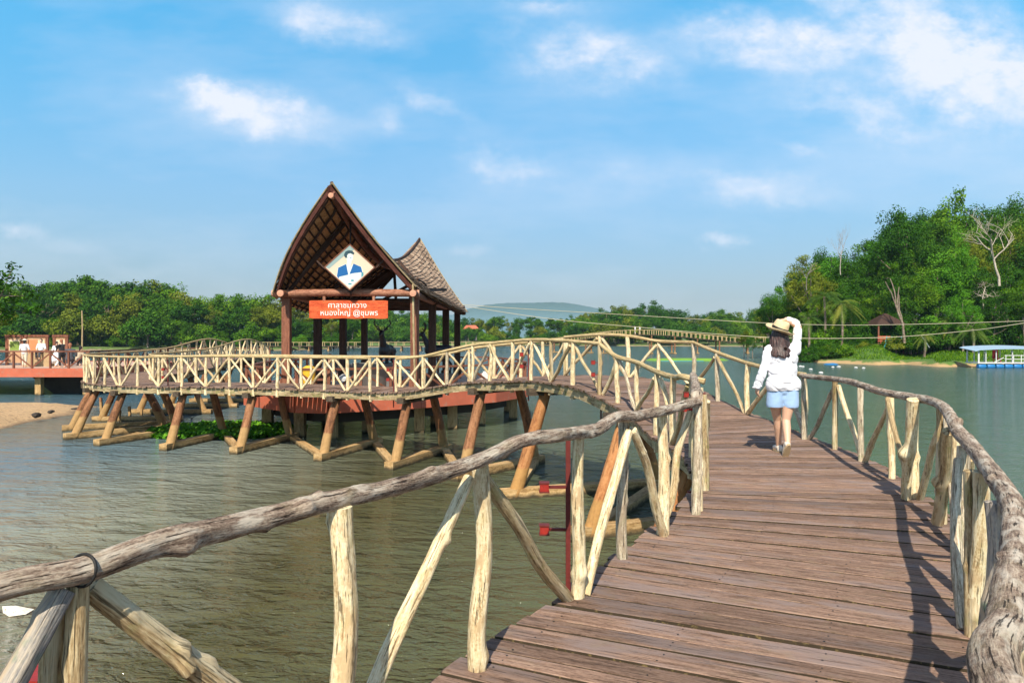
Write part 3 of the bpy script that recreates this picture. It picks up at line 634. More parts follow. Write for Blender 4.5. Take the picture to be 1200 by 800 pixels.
root, inv = railing('outer log railing rising over the hump at the right, directly left of the woman', rb[13:], rt[13:], kinds[13:], [1]*9, None, None, (.042,.04), .036)
hp = [Vector((b_.x, b_.y, z)) for b_, z in zip(rb[13:], rt[13:])]
hrail(root, inv, hp[0:5], .034, M['farrail'], 1, 1.1); hrail(root, inv, hp[4:], .036, M['farrail'], 1, 4.1)
apo = auto_posts(OU, param_at(OU, 1.3, 19.0), NS-.1, .88)
cut = [i for i, (x, q) in enumerate(apo) if q.x < -11][0]
for a, b_, lb in ((0, 7, 'outer log railing dropping from the hump towards the pavilion deck'), (6, cut, 'outer log railing between the walkway and the pavilion platform'), (cut-1, len(apo), 'right-hand log railing running away to the distant crest of the walkway')):
    autorail(apo, a, b_, lb, .90)

# red lamp rods fixed beside posts
def red_rod(x, y, z0, z1, zs, side, label, s=.05):
    root = empty('lamp_rod', (x, y, z0), label, 'lamp rod', 'red lamp rods along the railings')
    m_ = MB(); m_.box(-.013, .013, -.013, .013, 0, z1-z0); m_.build('rod', M['rust'], root)
    for z in zs:
        m_ = MB(); m_.box(*sorted((0, side*.11)), -.008, .008, z-z0-.008, z-z0+.008)
        a = side*.11; m_.box(*sorted((a, a+side*s)), -s/2, s/2, z-z0-s/2, z-z0+s/2, 1)
        for e in (-1, 1): m_.box(*sorted((a-.004*side, a+side*(s+.004))), -s/2-.004, s/2+.004, z-z0+e*s/2-.004, z-z0+e*s/2+.004, 0)
        m_.build('lamp_box', [M['rust'], M['redpaint']], root)
red_rod(.318, 4.36, Z(-1.9), Z(-.55), [Z(-.85), Z(-1.09)], -1, 'dark red rod with two box lamps behind the near left post', .05)
red_rod(2.20, 9.1, Z(-1.8), Z(-.55), [Z(-.68), Z(-.85)], -1, 'dark red rod with two box lamps where the inner railing turns', .055)
red_rod(1.90, 7.6, Z(-1.9), Z(-.55), [Z(-.70), Z(-1.55)], -1, 'dark red rod with lamp boxes beneath the end of the near handrail', .05)
red_rod(1.62, 13.98, Z(-1.5), Z(-.1), [Z(-.46), Z(-.68)], -1, 'dark red rod with two box lamps on the hump of the walkway', .07)
red_rod(.36, 16.9, Z(-1.4), Z(-.05), [Z(-.38), Z(-.64)], -1, 'dark red rod with two box lamps where the hump starts dropping', .08)
red_rod(-3.2, 20.75, Z(-1.9), Z(-.6), [Z(-.88), Z(-1.14)], -1, 'red rod on the low railing before the deer statue', .08)
red_rod(-10.75, 24.0, Z(-1.9), Z(-.7), [Z(-1.0), Z(-1.25)], -1, 'red rod on the low railing at the far left stretch', .08)
m_ = MB(); m_.box(-.05, .05, -.05, .05, -.05, .05); m_.box(-.058,.058,-.058,.058,.044,.056); m_.box(-.02,.02,-.02,.02,-.5,-.05)
o = m_.build('lamp_box', M['redpaint']); o.location = W(33,812,1.9); tag(o, 'red lamp box just peeping in at the bottom left corner', 'lamp', 'red lamp rods along the railings')
# ------------------------------------------------------------------ pavilion platform
def prism(mb, poly, z0, z1, mat=0, matside=None):
    n = len(poly); V = [(x, y, z0) for x, y in poly]+[(x, y, z1) for x, y in poly]
    mb.add(V, [tuple(range(n))[::-1]], mat); mb.add(V, [tuple(range(n, 2*n))], mat)
    mb.add(V, [(i, (i+1) % n, n+(i+1) % n, n+i) for i in range(n)], mat if matside is None else matside)
PT = Z(-1.9)
plat = [(-9.6,27.8),(-8.3,26.3),(-7.0,25.0),(-5.9,24.75),(-3.2,26.6),(-.7,29.0),(.55,31.6),(.3,35.5),(-1.2,40),(-9.2,40.5),(-10.4,33)]
P_root = empty('viewing_platform', (-5, 32, 0), 'red edged concrete platform under the pavilion, standing on stilts in the lake', 'platform')
def pbuild(mb, nm, mt, par): 
    o = mb.build(nm, mt, par); o.matrix_parent_inverse = Matrix.Translation(-par.location); return o
def offs(poly, k, c=(-5, 32)): return [(c[0]+(x-c[0])*k, c[1]+(y-c[1])*k) for x, y in poly]
mb = MB(); prism(mb, offs(plat, .985), PT-.16, PT); pbuild(mb, 'floor', M['floor'], P_root)
mb = MB(); n = len(plat)
for i in range(n):
    a = Vector((*plat[i], PT-.27)); b_ = Vector((*plat[(i+1) % n], PT-.27)); mb.bar(a, b_, .22, .56)
pbuild(mb, 'edge_beam', M['redconc'], P_root)
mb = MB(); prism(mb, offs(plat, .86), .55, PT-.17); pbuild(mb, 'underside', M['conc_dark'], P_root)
for i, (x, y) in enumerate([(-6.0,25.6),(-3.3,27.4),(-1.2,29.7),(.05,32),(-8.9,28),(-5.2,27.6),(-3,30),(-7.6,31.5),(-.2,35),(-9.4,33),(-1.8,38.4),(-8.6,38.6),(-7.2,26.1),(-2.2,28.4)]):
    mb = MB(); mb.box(x-.17, x+.17, y-.17, y+.17, -.5, PT-.5); pbuild(mb, 'stilt', M['tie'], P_root)
# brown rail round the platform
f_root = empty('platform_fence', (-3, 27, PT), 'low brown timber fence with crossed bars round the pavilion platform', 'fence')
fp = []
loop = [plat[i] for i in (2,3,4,5,6,7,8,9,10,0,1)]
for i in range(len(loop)-1):
    a = Vector((*loop[i], PT)); b_ = Vector((*loop[i+1], PT)); k = max(1, round((b_-a).length/1.25))
    for j in range(k): fp.append(a.lerp(b_, j/k))
fp.append(Vector((*loop[-1], PT)))
for i, p in enumerate(fp):
    mb = MB(); mb.bar(p, p+Vector((0,0,.84)), .10, .10, up=Vector((0,1,0))); pbuild(mb, 'post', M['brown'], f_root)
    if i+1 < len(fp):
        q = fp[i+1]; up = Vector((0,0,1))
        mb = MB(); mb.bar(p+up*.86, q+up*.86, .13, .07); pbuild(mb, 'top_rail', M['brown'], f_root)
        mb = MB(); (mb.bar(p+up*.08, q+up*.78, .05, .07) if i % 2 else mb.bar(p+up*.78, q+up*.08, .05, .07)); pbuild(mb, 'cross_bar', M['brown'], f_root)

# ------------------------------------------------------------------ pavilion
pav = empty('pavilion', (-5.1, 31, PT), 'open timber pavilion with a saddle shaped shingle roof and tall pointed gables', 'pavilion')
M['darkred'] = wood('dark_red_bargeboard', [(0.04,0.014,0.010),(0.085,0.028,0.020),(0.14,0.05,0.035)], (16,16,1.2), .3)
def axx(y): return -5.46+(y-26)*.0733
m, nt, b = newmat('shingle_roof'); t = NT(nt); g_ = t.node('ShaderNodeNewGeometry'); P = g_.outputs['Position']
n1 = t.noise(P, 2.2, 5, .65); n2 = t.noise(P, 14, 4, .6)
c = t.mix(t.attr('tint', 'Fac'), (0.15,0.088,0.055), (0.58,0.42,0.29)); c = t.mix(t.math('MULTIPLY', n1, .6), c, (0.30,0.20,0.13)); c = t.mix(t.ramp(n2, [(.55, 0.0), (.7, .6)]), c, (0.07,0.05,0.04))
nt.links.new(c, b.inputs['Base Color']); b.inputs['Roughness'].default_value = .85; t.bump(n2, .6, .02, b); M['shingle'] = m
M['under'] = wood('roof_lining_boards', [(0.20,0.095,0.04),(0.46,0.25,0.115),(0.62,0.37,0.19)], (5,5,2.5), .3, var=.1)
def roofP(t_, s_, off=0.0):
    """t along the axis 0 (front) .. 1 (rear), s across -1 (left eave) .. 1 (right eave)"""
    a = abs(s_); yf = 23.9+1.7*a; yr = 38.0-1.0*a**1.3
    y = yf+(yr-yf)*t_; e = abs(2*t_-1)
    ridge = 3.12+1.63*e**1.7 if t_ < .5 else 3.12+1.70*e**1.9
    ez = (1.02+.42*e**1.6) if s_ < 0 else (1.05+.60*e**1.6 if t_ < .5 else 1.05+.15*e**1.6)
    w = 3.05-.62*e**1.8 if s_ < 0 else 3.0-.75*e**1.8 if t_ < .5 else 3.0-.55*e**1.8
    f = a**(1.0-.08*(1-e)); g = a+(.12 if s_ < 0 else .0)*math.sin(math.pi*a)*e
    z = ridge+(ez-ridge)*(a+ .04*math.sin(math.pi*a))
    return Vector((axx(y)+math.copysign(w*g, s_) if s_ else axx(y), y, Z(z)))
def roofN(t_, s_):
    sg = 1 if s_ >= 0 else -1; s2 = s_ if abs(s_) > .02 else sg*.02
    a = roofP(min(1, t_+.01), s2)-roofP(max(0, t_-.01), s2); b_ = roofP(t_, min(1, max(-1, s2+.01)))-roofP(t_, max(-1, min(1, s2-.01)))
    nrm = a.cross(b_).normalized(); return nrm if nrm.z > 0 else -nrm
rr = random.Random(5)
for sg in (-1, 1):
    mb = MB(); NC = 22; NT_ = 60
    for cidx in range(NC):
        s0, s1 = cidx/NC, min(1.0, (cidx+1.25)/NC)
        tcur = 0.0
        while tcur < 1-1e-6:
            t1 = min(1.0, tcur+rr.uniform(.6, 1.5)/NT_)
            js = rr.uniform(-.006, .008); lift = rr.uniform(.05, .085)
            if cidx == NC-1: js = rr.uniform(-.015, .03)
            q = []
            for (tt, ss, of) in ((tcur, s0, .012), (t1, s0, .012), (t1, s1+js, lift), (tcur, s1+js, lift)):
                ss = max(.0, ss)*sg; q.append(roofP(tt, ss)+roofN(tt, max(-1, min(1, ss)))*of)
            q2 = [p-Vector((0,0,.018)) for p in (q[3], q[2])]
            mb.add(q+q2, [(0,1,2,3) if sg < 0 else (3,2,1,0), (3,2,5,4)], 0, None, rr.random())
            tcur = t1
    pbuild(mb, 'roof', M['shingle'], pav)
    mb = MB(); NU, NV = 40, 22; V = [roofP(i/NU, sg*j/NV)-roofN(i/NU, sg*j/NV)*.03 for i in range(NU+1) for j in range(NV+1)]
    mb.add(V, [(i*(NV+1)+j, (i+1)*(NV+1)+j, (i+1)*(NV+1)+j+1, i*(NV+1)+j+1) for i in range(NU) for j in range(NV)], 0, None, .5, True)
    pbuild(mb, 'roof_lining', M['under'], pav)
    for k in range(19):
        t_ = .012+.976*k/18; pts = [roofP(t_, sg*j/10)-roofN(t_, sg*j/10)*.11 for j in range(11)]
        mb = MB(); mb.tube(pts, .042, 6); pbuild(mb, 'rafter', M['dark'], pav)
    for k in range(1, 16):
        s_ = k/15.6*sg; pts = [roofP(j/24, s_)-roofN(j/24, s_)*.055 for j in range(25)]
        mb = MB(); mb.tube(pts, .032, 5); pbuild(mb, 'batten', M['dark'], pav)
    for t_, nm in ((0.0, 'bargeboard'), (1.0, 'bargeboard')):
        mb = MB(); ps = [roofP(t_, sg*j/20)-roofN(t_, sg*j/20)*.10+Vector((0, -.04 if t_ == 0 else .04, 0)) for j in range(21)]
        for j in range(20): mb.bar(ps[j], ps[j+1]+(ps[j+1]-ps[j])*.02, .06, .13)
        pbuild(mb, nm, M['darkred'], pav)
        mb = MB(); ps = [roofP(t_, sg*j/20)+roofN(t_, sg*j/20)*.05+Vector((0, -.05 if t_ == 0 else .05, 0)) for j in range(21)]
        mb.tube(ps, .03, 6); pbuild(mb, 'edge_trim', M['beam'], pav)
mb = MB(); mb.tube([roofP(j/40, 0)+Vector((0,0,.05)) for j in range(41)], .055, 8); pbuild(mb, 'ridge_pole', M['dark'], pav)
mb = MB(); mb.tube([roofP(j/40, 0)-Vector((0,0,.25)) for j in range(0, 41)], .10, 8); pbuild(mb, 'ridge_beam', M['brown'], pav)
mb = MB(); e_ = roofP(0, 0)+Vector((0,-.12,-.36)); mb.tube([e_, e_+Vector((0,.3,0))], .085, 10); pbuild(mb, 'beam_end', M['cutend'], pav)
rows = [(26.0, -7.63, -3.29), (29.1, -7.36, -3.02), (32.5, -7.15, -2.80), (35.8, -6.88, -2.55)]
for i, (y, xl, xr) in enumerate(rows):
    for x in (xl, xr):
        top = Z(1.42)-(.0 if i in (0,) else .12)
        mb = MB(); mb.bar((x, y, PT), (x, y, top), .27, .27, up=Vector((0,1,0)))
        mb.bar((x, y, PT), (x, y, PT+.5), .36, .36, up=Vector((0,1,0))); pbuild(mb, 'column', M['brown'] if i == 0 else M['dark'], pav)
for i, (y, xl, xr) in enumerate(rows):
    if i == 0: continue
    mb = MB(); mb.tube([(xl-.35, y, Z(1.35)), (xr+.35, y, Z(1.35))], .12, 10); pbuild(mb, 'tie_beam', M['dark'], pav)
# front log beam with pale sawn ends
mb = MB(); mb.tube([(-7.98, 25.72, Z(1.46)), (-5.5, 25.7, Z(1.50)), (-3.15, 25.72, Z(1.47))], .125, 16, lump=.05); pbuild(mb, 'front_beam', M['logbeam'], pav)
for x0, x1 in ((-8.03, -7.975), (-3.155, -3.10)):
    mb = MB(); mb.tube([(x0, 25.72, Z(1.465)), (x1, 25.72, Z(1.465))], .118, 16); pbuild(mb, 'beam_end', M['cutend'], pav)
for x, nm in ((-7.6, 'log_plate'), (-3.25, 'log_plate')):
    mb = MB(); mb.tube([(x, 25.25, Z(1.44)), (x+.4, 31, Z(1.28)), (x+.75, 36.6, Z(1.28))], .12, 10); pbuild(mb, nm, M['brown'], pav)
    mb = MB(); mb.tube([(x, 25.17, Z(1.44)), (x, 25.24, Z(1.44))], .11, 12); pbuild(mb, 'beam_end', M['cutend'], pav)
# braces and trusses up to the ridge
for (p, q) in [((-7.6,26,1.5),(-5.5,25.9,4.0)),((-3.3,26,1.5),(-5.5,25.9,4.0)),((-3.0,29.1,1.35),(-4.3,29.1,2.9)),((-4.9,29.1,1.4),(-3.5,29.1,2.2)),((-7.3,29.1,1.35),(-5.3,29.1,3.3)),
               ((-2.8,32.5,1.35),(-5.0,32.5,3.0)),((-7.1,32.5,1.35),(-5.0,32.5,3.0)),((-4.3,32.5,1.35),(-3.6,32.5,2.1)),((-2.6,35.8,1.35),(-4.8,35.8,3.7)),((-6.9,35.8,1.35),(-4.8,35.8,3.7)),((-4.9,32.5,1.4),(-5.0,32.5,3.0)),
               ((-4.75,35.8,1.4),(-4.75,35.8,3.8)),((-4.75,35.8,1.5),(-3.6,35.8,2.4)),((-3.3,26.1,1.6),(-2.8,32.4,2.0))]:
    mb = MB(); mb.bar((p[0], p[1], Z(p[2])), (q[0], q[1], Z(q[2])), .11, .11); pbuild(mb, 'truss_bar', M['dark'], pav)
mb = MB(); mb.tube([(-3.27, 25.35, Z(1.75)), (-3.25, 25.4, Z(0)), (-3.2, 25.5, PT-.2)], .035, 8); pbuild(mb, 'bamboo_pole', M['beam'], pav)
mb = MB(); mb.tube([roofP(.08,.85)+Vector((.1,0,.12)), roofP(.16,.80)+Vector((.1,0,.13)), roofP(.28,.72)+Vector((.05,0,.14))], .035, 6); pbuild(mb, 'loose_batten', M['dark'], pav)

# hanging name board
sg_ = empty('name_board', (-5.43, 25.55, Z(.92)), 'orange red carved wooden name board with white lettering, hung under the front log beam', 'sign')
M['sign'] = wood('orange_painted_board', [(0.38,0.045,0.014),(0.54,0.080,0.022),(0.64,0.13,0.04)], (9,9,2.2), .25, rough=.55, var=.05)
mb = MB(); V = []; n = 26; rr = random.Random(9)
for k in range(n+1):
    x = -1.305+2.61*k/n; jt = .012*noise.noise(Vector((x*3, 0, 1))); jb = .02*noise.noise(Vector((x*2.3, 4, 1)))
    if k in (0, n): jt -= .012; jb += .015
    V += [(x, -.045, .30+jt), (x, -.045, -.30+jb), (x, .045, -.30+jb), (x, .045, .30+jt)]
fs = []
for k in range(n):
    for a in range(4): fs.append((k*4+a, k*4+(a+1) % 4, (k+1)*4+(a+1) % 4, (k+1)*4+a))
fs += [(0,3,2,1), (n*4, n*4+1, n*4+2, n*4+3)]
mb.add(V, fs, 0, [(v[2]+9, v[1], v[0]) for v in V]); mb.build('board', M['sign'], sg_)
M['letter'] = paint('white_lettering', (0.80,0.78,0.72), .6, .05, 8)
def text_mesh(s_, size, loc, parent, bold=.007, name='lettering', mat=None, depth=.006):
    cu = bpy.data.curves.new(name, 'FONT'); cu.body = s_; cu.size = size; cu.align_x = 'CENTER'; cu.align_y = 'CENTER'; cu.extrude = depth; cu.offset = bold
    ob = bpy.data.objects.new(name, cu); col.objects.link(ob); bpy.context.view_layer.update()
    c = ob.to_curve(bpy.context.evaluated_depsgraph_get()); loops = []
    for sp_ in c.splines:      # outline points of every contour; filled by non-zero winding so overlapping strokes stay solid
        B = list(sp_.bezier_points); n = len(B); L = []
        for i in range(n):
            a, b_ = B[i], B[(i+1) % n]; p0, p1, p2, p3 = a.co, a.handle_right, b_.handle_left, b_.co
            for k in range(5):
                t_ = k/5; q = p0*(1-t_)**3+p1*3*t_*(1-t_)**2+p2*3*t_*t_*(1-t_)+p3*t_**3
                if not L or (Vector((q.x, q.y))-L[-1]).length > 1e-5: L.append(Vector((q.x, q.y)))
        if (L[0]-L[-1]).length < 1e-5: L.pop()
        loops.append(L)
    ob.to_curve_clear(); bpy.data.objects.remove(ob)
    from mathutils.geometry import delaunay_2d_cdt
    pts = [p for L in loops for p in L]; ed = []; b0 = 0
    for L in loops: ed += [(b0+i, b0+(i+1) % len(L)) for i in range(len(L))]; b0 += len(L)
    V2, _, F2, _, _, _ = delaunay_2d_cdt(pts, ed, [], 0, 1e-6)
    def wind(p):
        w_ = 0
        for L in loops:
            for i in range(len(L)):
                a, b_ = L[i], L[(i+1) % len(L)]
                if (a.y <= p.y) != (b_.y <= p.y):
                    xx = a.x+(p.y-a.y)*(b_.x-a.x)/(b_.y-a.y)
                    if xx > p.x: w_ += 1 if b_.y > a.y else -1
        return w_
    fs = [f for f in F2 if wind((V2[f[0]]+V2[f[1]]+V2[f[2]])/3) != 0]
    mb = MB(); N_ = len(V2); V = [(v.x, -depth, v.y) for v in V2]+[(v.x, depth, v.y) for v in V2]
    cnt = {}
    for f in fs:
        for i in range(3): e_ = (f[i], f[(i+1) % 3]); cnt[tuple(sorted(e_))] = cnt.get(tuple(sorted(e_)), 0)+1
    mb.add(V, [tuple(f) for f in fs]+[tuple(i+N_ for i in f[::-1]) for f in fs]+[(a, b_, b_+N_, a+N_) for (a, b_), k in cnt.items() if k == 1])
    o = mb.build(name, mat or M['letter'], parent); o.location = loc; return o
text_mesh('ศาลาชมกวาง', .25, (-.04, -.05, .13), sg_)
text_mesh('หนองใหญ่ @ชุมพร', .25, (.02, -.05, -.12), sg_)
for x in (-.82, .83):
    mb = MB(); mb.tube([(x, 0, .29), (x, .0, .44)], .055, 10); mb.build('hanger', M['logbeam'], sg_)

# diamond shaped portrait panel
dp = empty('portrait_panel', (-5.305, 25.12, Z(2.284)), 'diamond shaped painted panel of a man in blue jacket, in the front gable', 'painting')
def flatm(nm, c): return paint(nm, c, .5, .05, 6)
PM = [flatm('panel_cream', (0.62,0.50,0.37)), flatm('panel_greygreen', (0.25,0.34,0.33)), flatm('panel_blue', (0.006,0.10,0.30)), flatm('panel_pale', (0.62,0.66,0.62)), flatm('panel_dark', (0.02,0.055,0.075)), flatm('panel_teal', (0.06,0.26,0.32)), flatm('panel_mint',(0.60,0.74,0.70)), M['brown']]
mb = MB()
H, Wd = .722, .80
mb.add([(0,-.02,H),(Wd,-.02,0),(0,-.02,-H),(-Wd,-.02,0),(0,.03,H),(Wd,.03,0),(0,.03,-H),(-Wd,.03,0)], [(3,2,1,0),(4,5,6,7),(0,1,5,4),(1,2,6,5),(2,3,7,6),(3,0,4,7)], 0)
def poly(pts, mat, y): # points in px of the 985x800 zoom, scaled about its centre (490,410)
    V = [((x-490)/355*Wd, y, -(z-405)/325*H) for x, z in pts]; mb.add(V, [tuple(range(len(V)))], mat)
def ell(cx, cy, rx, ry, a0=0, a1=360, n=20): return [(cx+rx*math.cos(R(a0+(a1-a0)*k/n)), cy+ry*math.sin(R(a0+(a1-a0)*k/n))) for k in range(n+(0 if a1-a0 == 360 else 1))]
poly([(140,400),(490,85),(560,145),(410,240),(190,430)], 1, -.022)
poly([(300,540),(320,410),(440,352),(490,410),(545,352),(665,400),(690,530),(600,610),(490,705),(380,610)], 3, -.023)
poly([(305,535),(325,412),(440,358),(470,515),(340,545),(325,570)], 2, -.025); poly([(488,505),(545,352),(655,400),(675,480),(560,490)], 2, -.025)
poly([(660,480),(690,480),(690,525),(660,555)], 5, -.025)
poly([(345,545),(655,478),(640,575),(490,700)], 3, -.027)
poly(ell(490,255,52,72), 3, -.026); poly([(455,290),(520,290),(515,350),(480,430),(450,350)], 6, -.025)
poly([(410,215),(430,175),(475,155),(530,165),(560,200),(545,220),(500,200),(465,210),(450,245),(462,268),(430,268),(412,245)], 4, -.029)
poly(ell(505,268,14,5), 5, -.029); poly(ell(530,600,24,14), 5, -.029); poly(ell(495,650,28,12), 5, -.029); poly([(470,610),(590,575),(600,590),(480,630)], 6, -.0285)
mb.build('panel', PM, dp)
mb = MB(); pr_ = [(0,0,H+.02),(Wd+.02,0,0),(0,0,-H-.02),(-Wd-.02,0,0)]
for k in range(4): mb.bar(pr_[k], Vector(pr_[(k+1) % 4]), .07, .035)
mb.build('frame', M['brown'], dp)
mb = MB(); mb.bar((-Wd-.3,.1,.22), (0,.1,-H-.1), .06, .05); mb.bar((Wd+.35,.1,.3), (0,.1,-H-.1), .06, .05); mb.bar((0,.1,-H-.12), (0,.1,H+.6), .05, .05); mb.bar((0,.1,-H-.1), (-.15,.95,-H-.2), .06, .06); mb.bar((0,.1,H+.5), (-.1,.6,H+1.0), .06, .06); mb.build('support_bar', M['dark'], dp)

# ------------------------------------------------------------------ bodies (one continuous remeshed skin)
def sphere_cone(bm, p0, r0, p1, r1, n=14):
    p0 = Vector(p0); p1 = Vector(p1); d_ = p1-p0; L = d_.length
    for p, r in ((p0, r0), (p1, r1)):
        bmesh.ops.create_uvsphere(bm, u_segments=n, v_segments=max(6, n*2//3), radius=r, matrix=Matrix.Translation(p))
    if L > 1e-4:
        bmesh.ops.create_cone(bm, cap_ends=True, segments=n, radius1=r0, radius2=r1, depth=L, matrix=Matrix.Translation((p0+p1)/2) @ d_.to_track_quat('Z', 'Y').to_matrix().to_4x4())
def ellipsoid(bm, c, r, rot=None, n=18):
    mt = Matrix.Translation(Vector(c))
    if rot is not None: mt = mt @ rot
    bmesh.ops.create_uvsphere(bm, u_segments=n, v_segments=n*2//3, radius=1, matrix=mt @ Matrix.Diagonal((*r, 1)))
def skin(name, build, mat, voxel, parent=None, smooth=4, disp=None):
    bm = bmesh.new(); build(bm); me = bpy.data.meshes.new(name); bm.to_mesh(me); bm.free()
    ob = bpy.data.objects.new(name, me); col.objects.link(ob)
    mo = ob.modifiers.new('r', 'REMESH'); mo.mode = 'VOXEL'; mo.voxel_size = voxel; mo.use_smooth_shade = True
    if smooth: ms = ob.modifiers.new('s', 'SMOOTH'); ms.iterations = smooth; ms.factor = .5
    bpy.context.view_layer.update()
    me2 = bpy.data.meshes.new_from_object(ob.evaluated_get(bpy.context.evaluated_depsgraph_get()))
    bpy.data.objects.remove(ob); me2.name = name
    if disp:
        me2.update(); nr = [v.normal.copy() for v in me2.vertices]
        for v, n_ in zip(me2.vertices, nr): v.co += n_*disp(v.co)
    me2.materials.clear(); me2.materials.append(mat)
    me2.polygons.foreach_set('use_smooth', [True]*len(me2.polygons)); me2.update()
    o = bpy.data.objects.new(name, me2); col.objects.link(o); return adopt(o, parent)
def cloth(name, c, nz=.04, scale=9, rough=.85, weave=260):
    m, nt, b = newmat(name); t = NT(nt); tcn = t.node('ShaderNodeTexCoord'); P = tcn.outputs['Object']
    n1 = t.noise(P, scale, 4, .6); n2 = t.noise(P, weave, 2, .5)
    nt.links.new(t.mix(n1, tuple(x*(1-nz*2) for x in c), tuple(min(1, x*(1+nz)) for x in c)), b.inputs['Base Color']); b.inputs['Roughness'].default_value = rough
    b.inputs['Sheen Weight'].default_value = .15; t.bump(t.math('ADD', n1, t.math('MULTIPLY', n2, .3)), .4, .006, b); return m
def skinmat(name, c):
    m, nt, b = newmat(name); t = NT(nt); tcn = t.node('ShaderNodeTexCoord'); n1 = t.noise(tcn.outputs['Object'], 14, 4, .6)
    nt.links.new(t.mix(n1, tuple(x*.9 for x in c), tuple(x*1.06 for x in c)), b.inputs['Base Color']); b.inputs['Roughness'].default_value = .5
    b.inputs['Subsurface Weight'].default_value = .12; b.inputs['Subsurface Radius'].default_value = (.02,.008,.005); return m
M['skin'] = skinmat('skin', (0.66,0.40,0.27)); M['shirt'] = cloth('white_shirt_cotton', (0.80,0.79,0.83)); M['denim'] = cloth('light_blue_denim', (0.34,0.50,0.74), .08, 14)
def hairmat():
    m, nt, b = newmat('dark_brown_hair'); t = NT(nt); tcn = t.node('ShaderNodeTexCoord'); n1 = t.noise(tcn.outputs['Object'], 1, 4, .6, (90, 60, 3.5))
    nt.links.new(t.ramp(n1, [(.35, (0.012,0.006,0.005)), (.55, (0.055,0.024,0.018)), (.72, (0.13,0.06,0.045))]), b.inputs['Base Color']); b.inputs['Roughness'].default_value = .42; t.bump(n1, .8, .01, b); return m
M['hair'] = hairmat()
m, nt, b = newmat('woven_straw'); t = NT(nt); tcn = t.node('ShaderNodeTexCoord'); w_ = t.node('ShaderNodeTexWave'); w_.wave_type = 'BANDS'; w_.bands_direction = 'Z'; w_.inputs['Scale'].default_value = 55; w_.inputs['Distortion'].default_value = 1.5
nt.links.new(tcn.outputs['Object'], w_.inputs[0]); n1 = t.noise(tcn.outputs['Object'], 60, 3, .6)
nt.links.new(t.mix(t.math('ADD', t.math('MULTIPLY', w_.outputs['Fac'], .4), t.math('MULTIPLY', n1, .5)), (0.58,0.41,0.20), (0.86,0.70,0.45)), b.inputs['Base Color']); b.inputs['Roughness'].default_value = .7; t.bump(t.math('ADD', w_.outputs['Fac'], n1), .5, .004, b); M['straw'] = m

# ---- the woman: local x right, y away from the camera, z up; feet at the origin
wo = empty('person', (3.30, 9.36, D0), 'woman in white shirt, blue shorts and straw hat walking away, hand on hat', 'person')
def hand(bm, wrist, d_, palmn, size=1.0, curl=.5):
    """palm, four unequal bent fingers and a thumb"""
    d_ = Vector(d_).normalized(); nrm = Vector(palmn).normalized(); sd = d_.cross(nrm).normalized(); w_ = Vector(wrist); s = size
    for k in (-.5, .5): sphere_cone(bm, w_+sd*.016*k*s, .018*s, w_+d_*.075*s+sd*.040*k*s, .014*s, 8)
    for k, L in ((-1.5, .062), (-.5, .074), (.5, .070), (1.5, .054)):
        a = w_+d_*.080*s+sd*.017*k*s; b_ = a+(d_*.55+nrm*.45*curl*2).normalized()*L*.5*s; c_ = b_+(d_*(1-curl)+nrm*curl*1.6).normalized()*L*.5*s
        sphere_cone(bm, a, .0085*s, b_, .008*s, 8); sphere_cone(bm, b_, .008*s, c_, .007*s, 8)
    a = w_+d_*.025*s-sd*.022*s; b_ = a+(d_*.6-sd*.7+nrm*.35)*.035*s; c_ = b_+(d_*.85-sd*.1+nrm*.4)*.032*s
    sphere_cone(bm, a, .012*s, b_, .010*s, 8); sphere_cone(bm, b_, .010*s, c_, .008*s, 8)
HC = Vector((-.035, .03, 1.455))
def body(bm):
    # legs
    for pts in ([(-.075,.02,.80,.088),(-.068,.06,.62,.074),(-.020,.14,.43,.049),(.002,.17,.33,.049),(.045,.27,.07,.032)],
                [(.080,.0,.80,.090),(.068,-.01,.62,.076),(.040,.0,.43,.051),(.028,-.06,.33,.049),(.004,-.16,.15,.031)]):
        for a, b_ in zip(pts, pts[1:]): sphere_cone(bm, a[:3], a[3], b_[:3], b_[3])
    sphere_cone(bm, (.045,.27,.06), .032, (.045,.35,.035), .028); sphere_cone(bm, (.004,-.16,.14), .032, (.002,-.09,.04), .028)
    ellipsoid(bm, (0,0,.84), (.150,.098,.12)); ellipsoid(bm, (0,.0,1.02), (.125,.095,.17)); ellipsoid(bm, (0,0,1.20), (.15,.10,.14))
    sphere_cone(bm, (-.145,0,1.285), .052, (.145,.01,1.30), .052); sphere_cone(bm, (-.005,.0,1.28), .055, (-.03,.03,1.39), .048)
    ellipsoid(bm, HC, (.078,.098,.108)); sphere_cone(bm, HC+Vector((0,.07,-.05)), .04, HC+Vector((0,.078,-.088)), .026)
    sphere_cone(bm, HC+Vector((0,.088,.012)), .012, HC+Vector((0,.108,-.018)), .016, 8)
    for sx in (-1, 1):
        ellipsoid(bm, HC+Vector((sx*.078,.0,-.01)), (.012,.022,.032), n=10)
    for a, b_ in zip([(-.165,0,1.28,.045),(-.235,-.005,1.04,.038),(-.285,.03,.85,.026)], [(-.235,-.005,1.04,.038),(-.285,.03,.85,.026)]): sphere_cone(bm, a[:3], a[3], b_[:3], b_[3])
    hand(bm, (-.288,.035,.835), (-.12,.25,-1), (.9,.3,0), 1.0, .45)
    for a, b_ in zip([(.155,.01,1.29,.045),(.205,.03,1.56,.037),(.06,.05,1.66,.025)], [(.205,.03,1.56,.037),(.06,.05,1.66,.025)]): sphere_cone(bm, a[:3], a[3], b_[:3], b_[3])
    hand(bm, (.055,.05,1.655), (-1,.15,-.12), (0,.1,-1), .95, .35)
skin('body', body, M['skin'], .0065, wo, 3)
def face(bm):
    pass
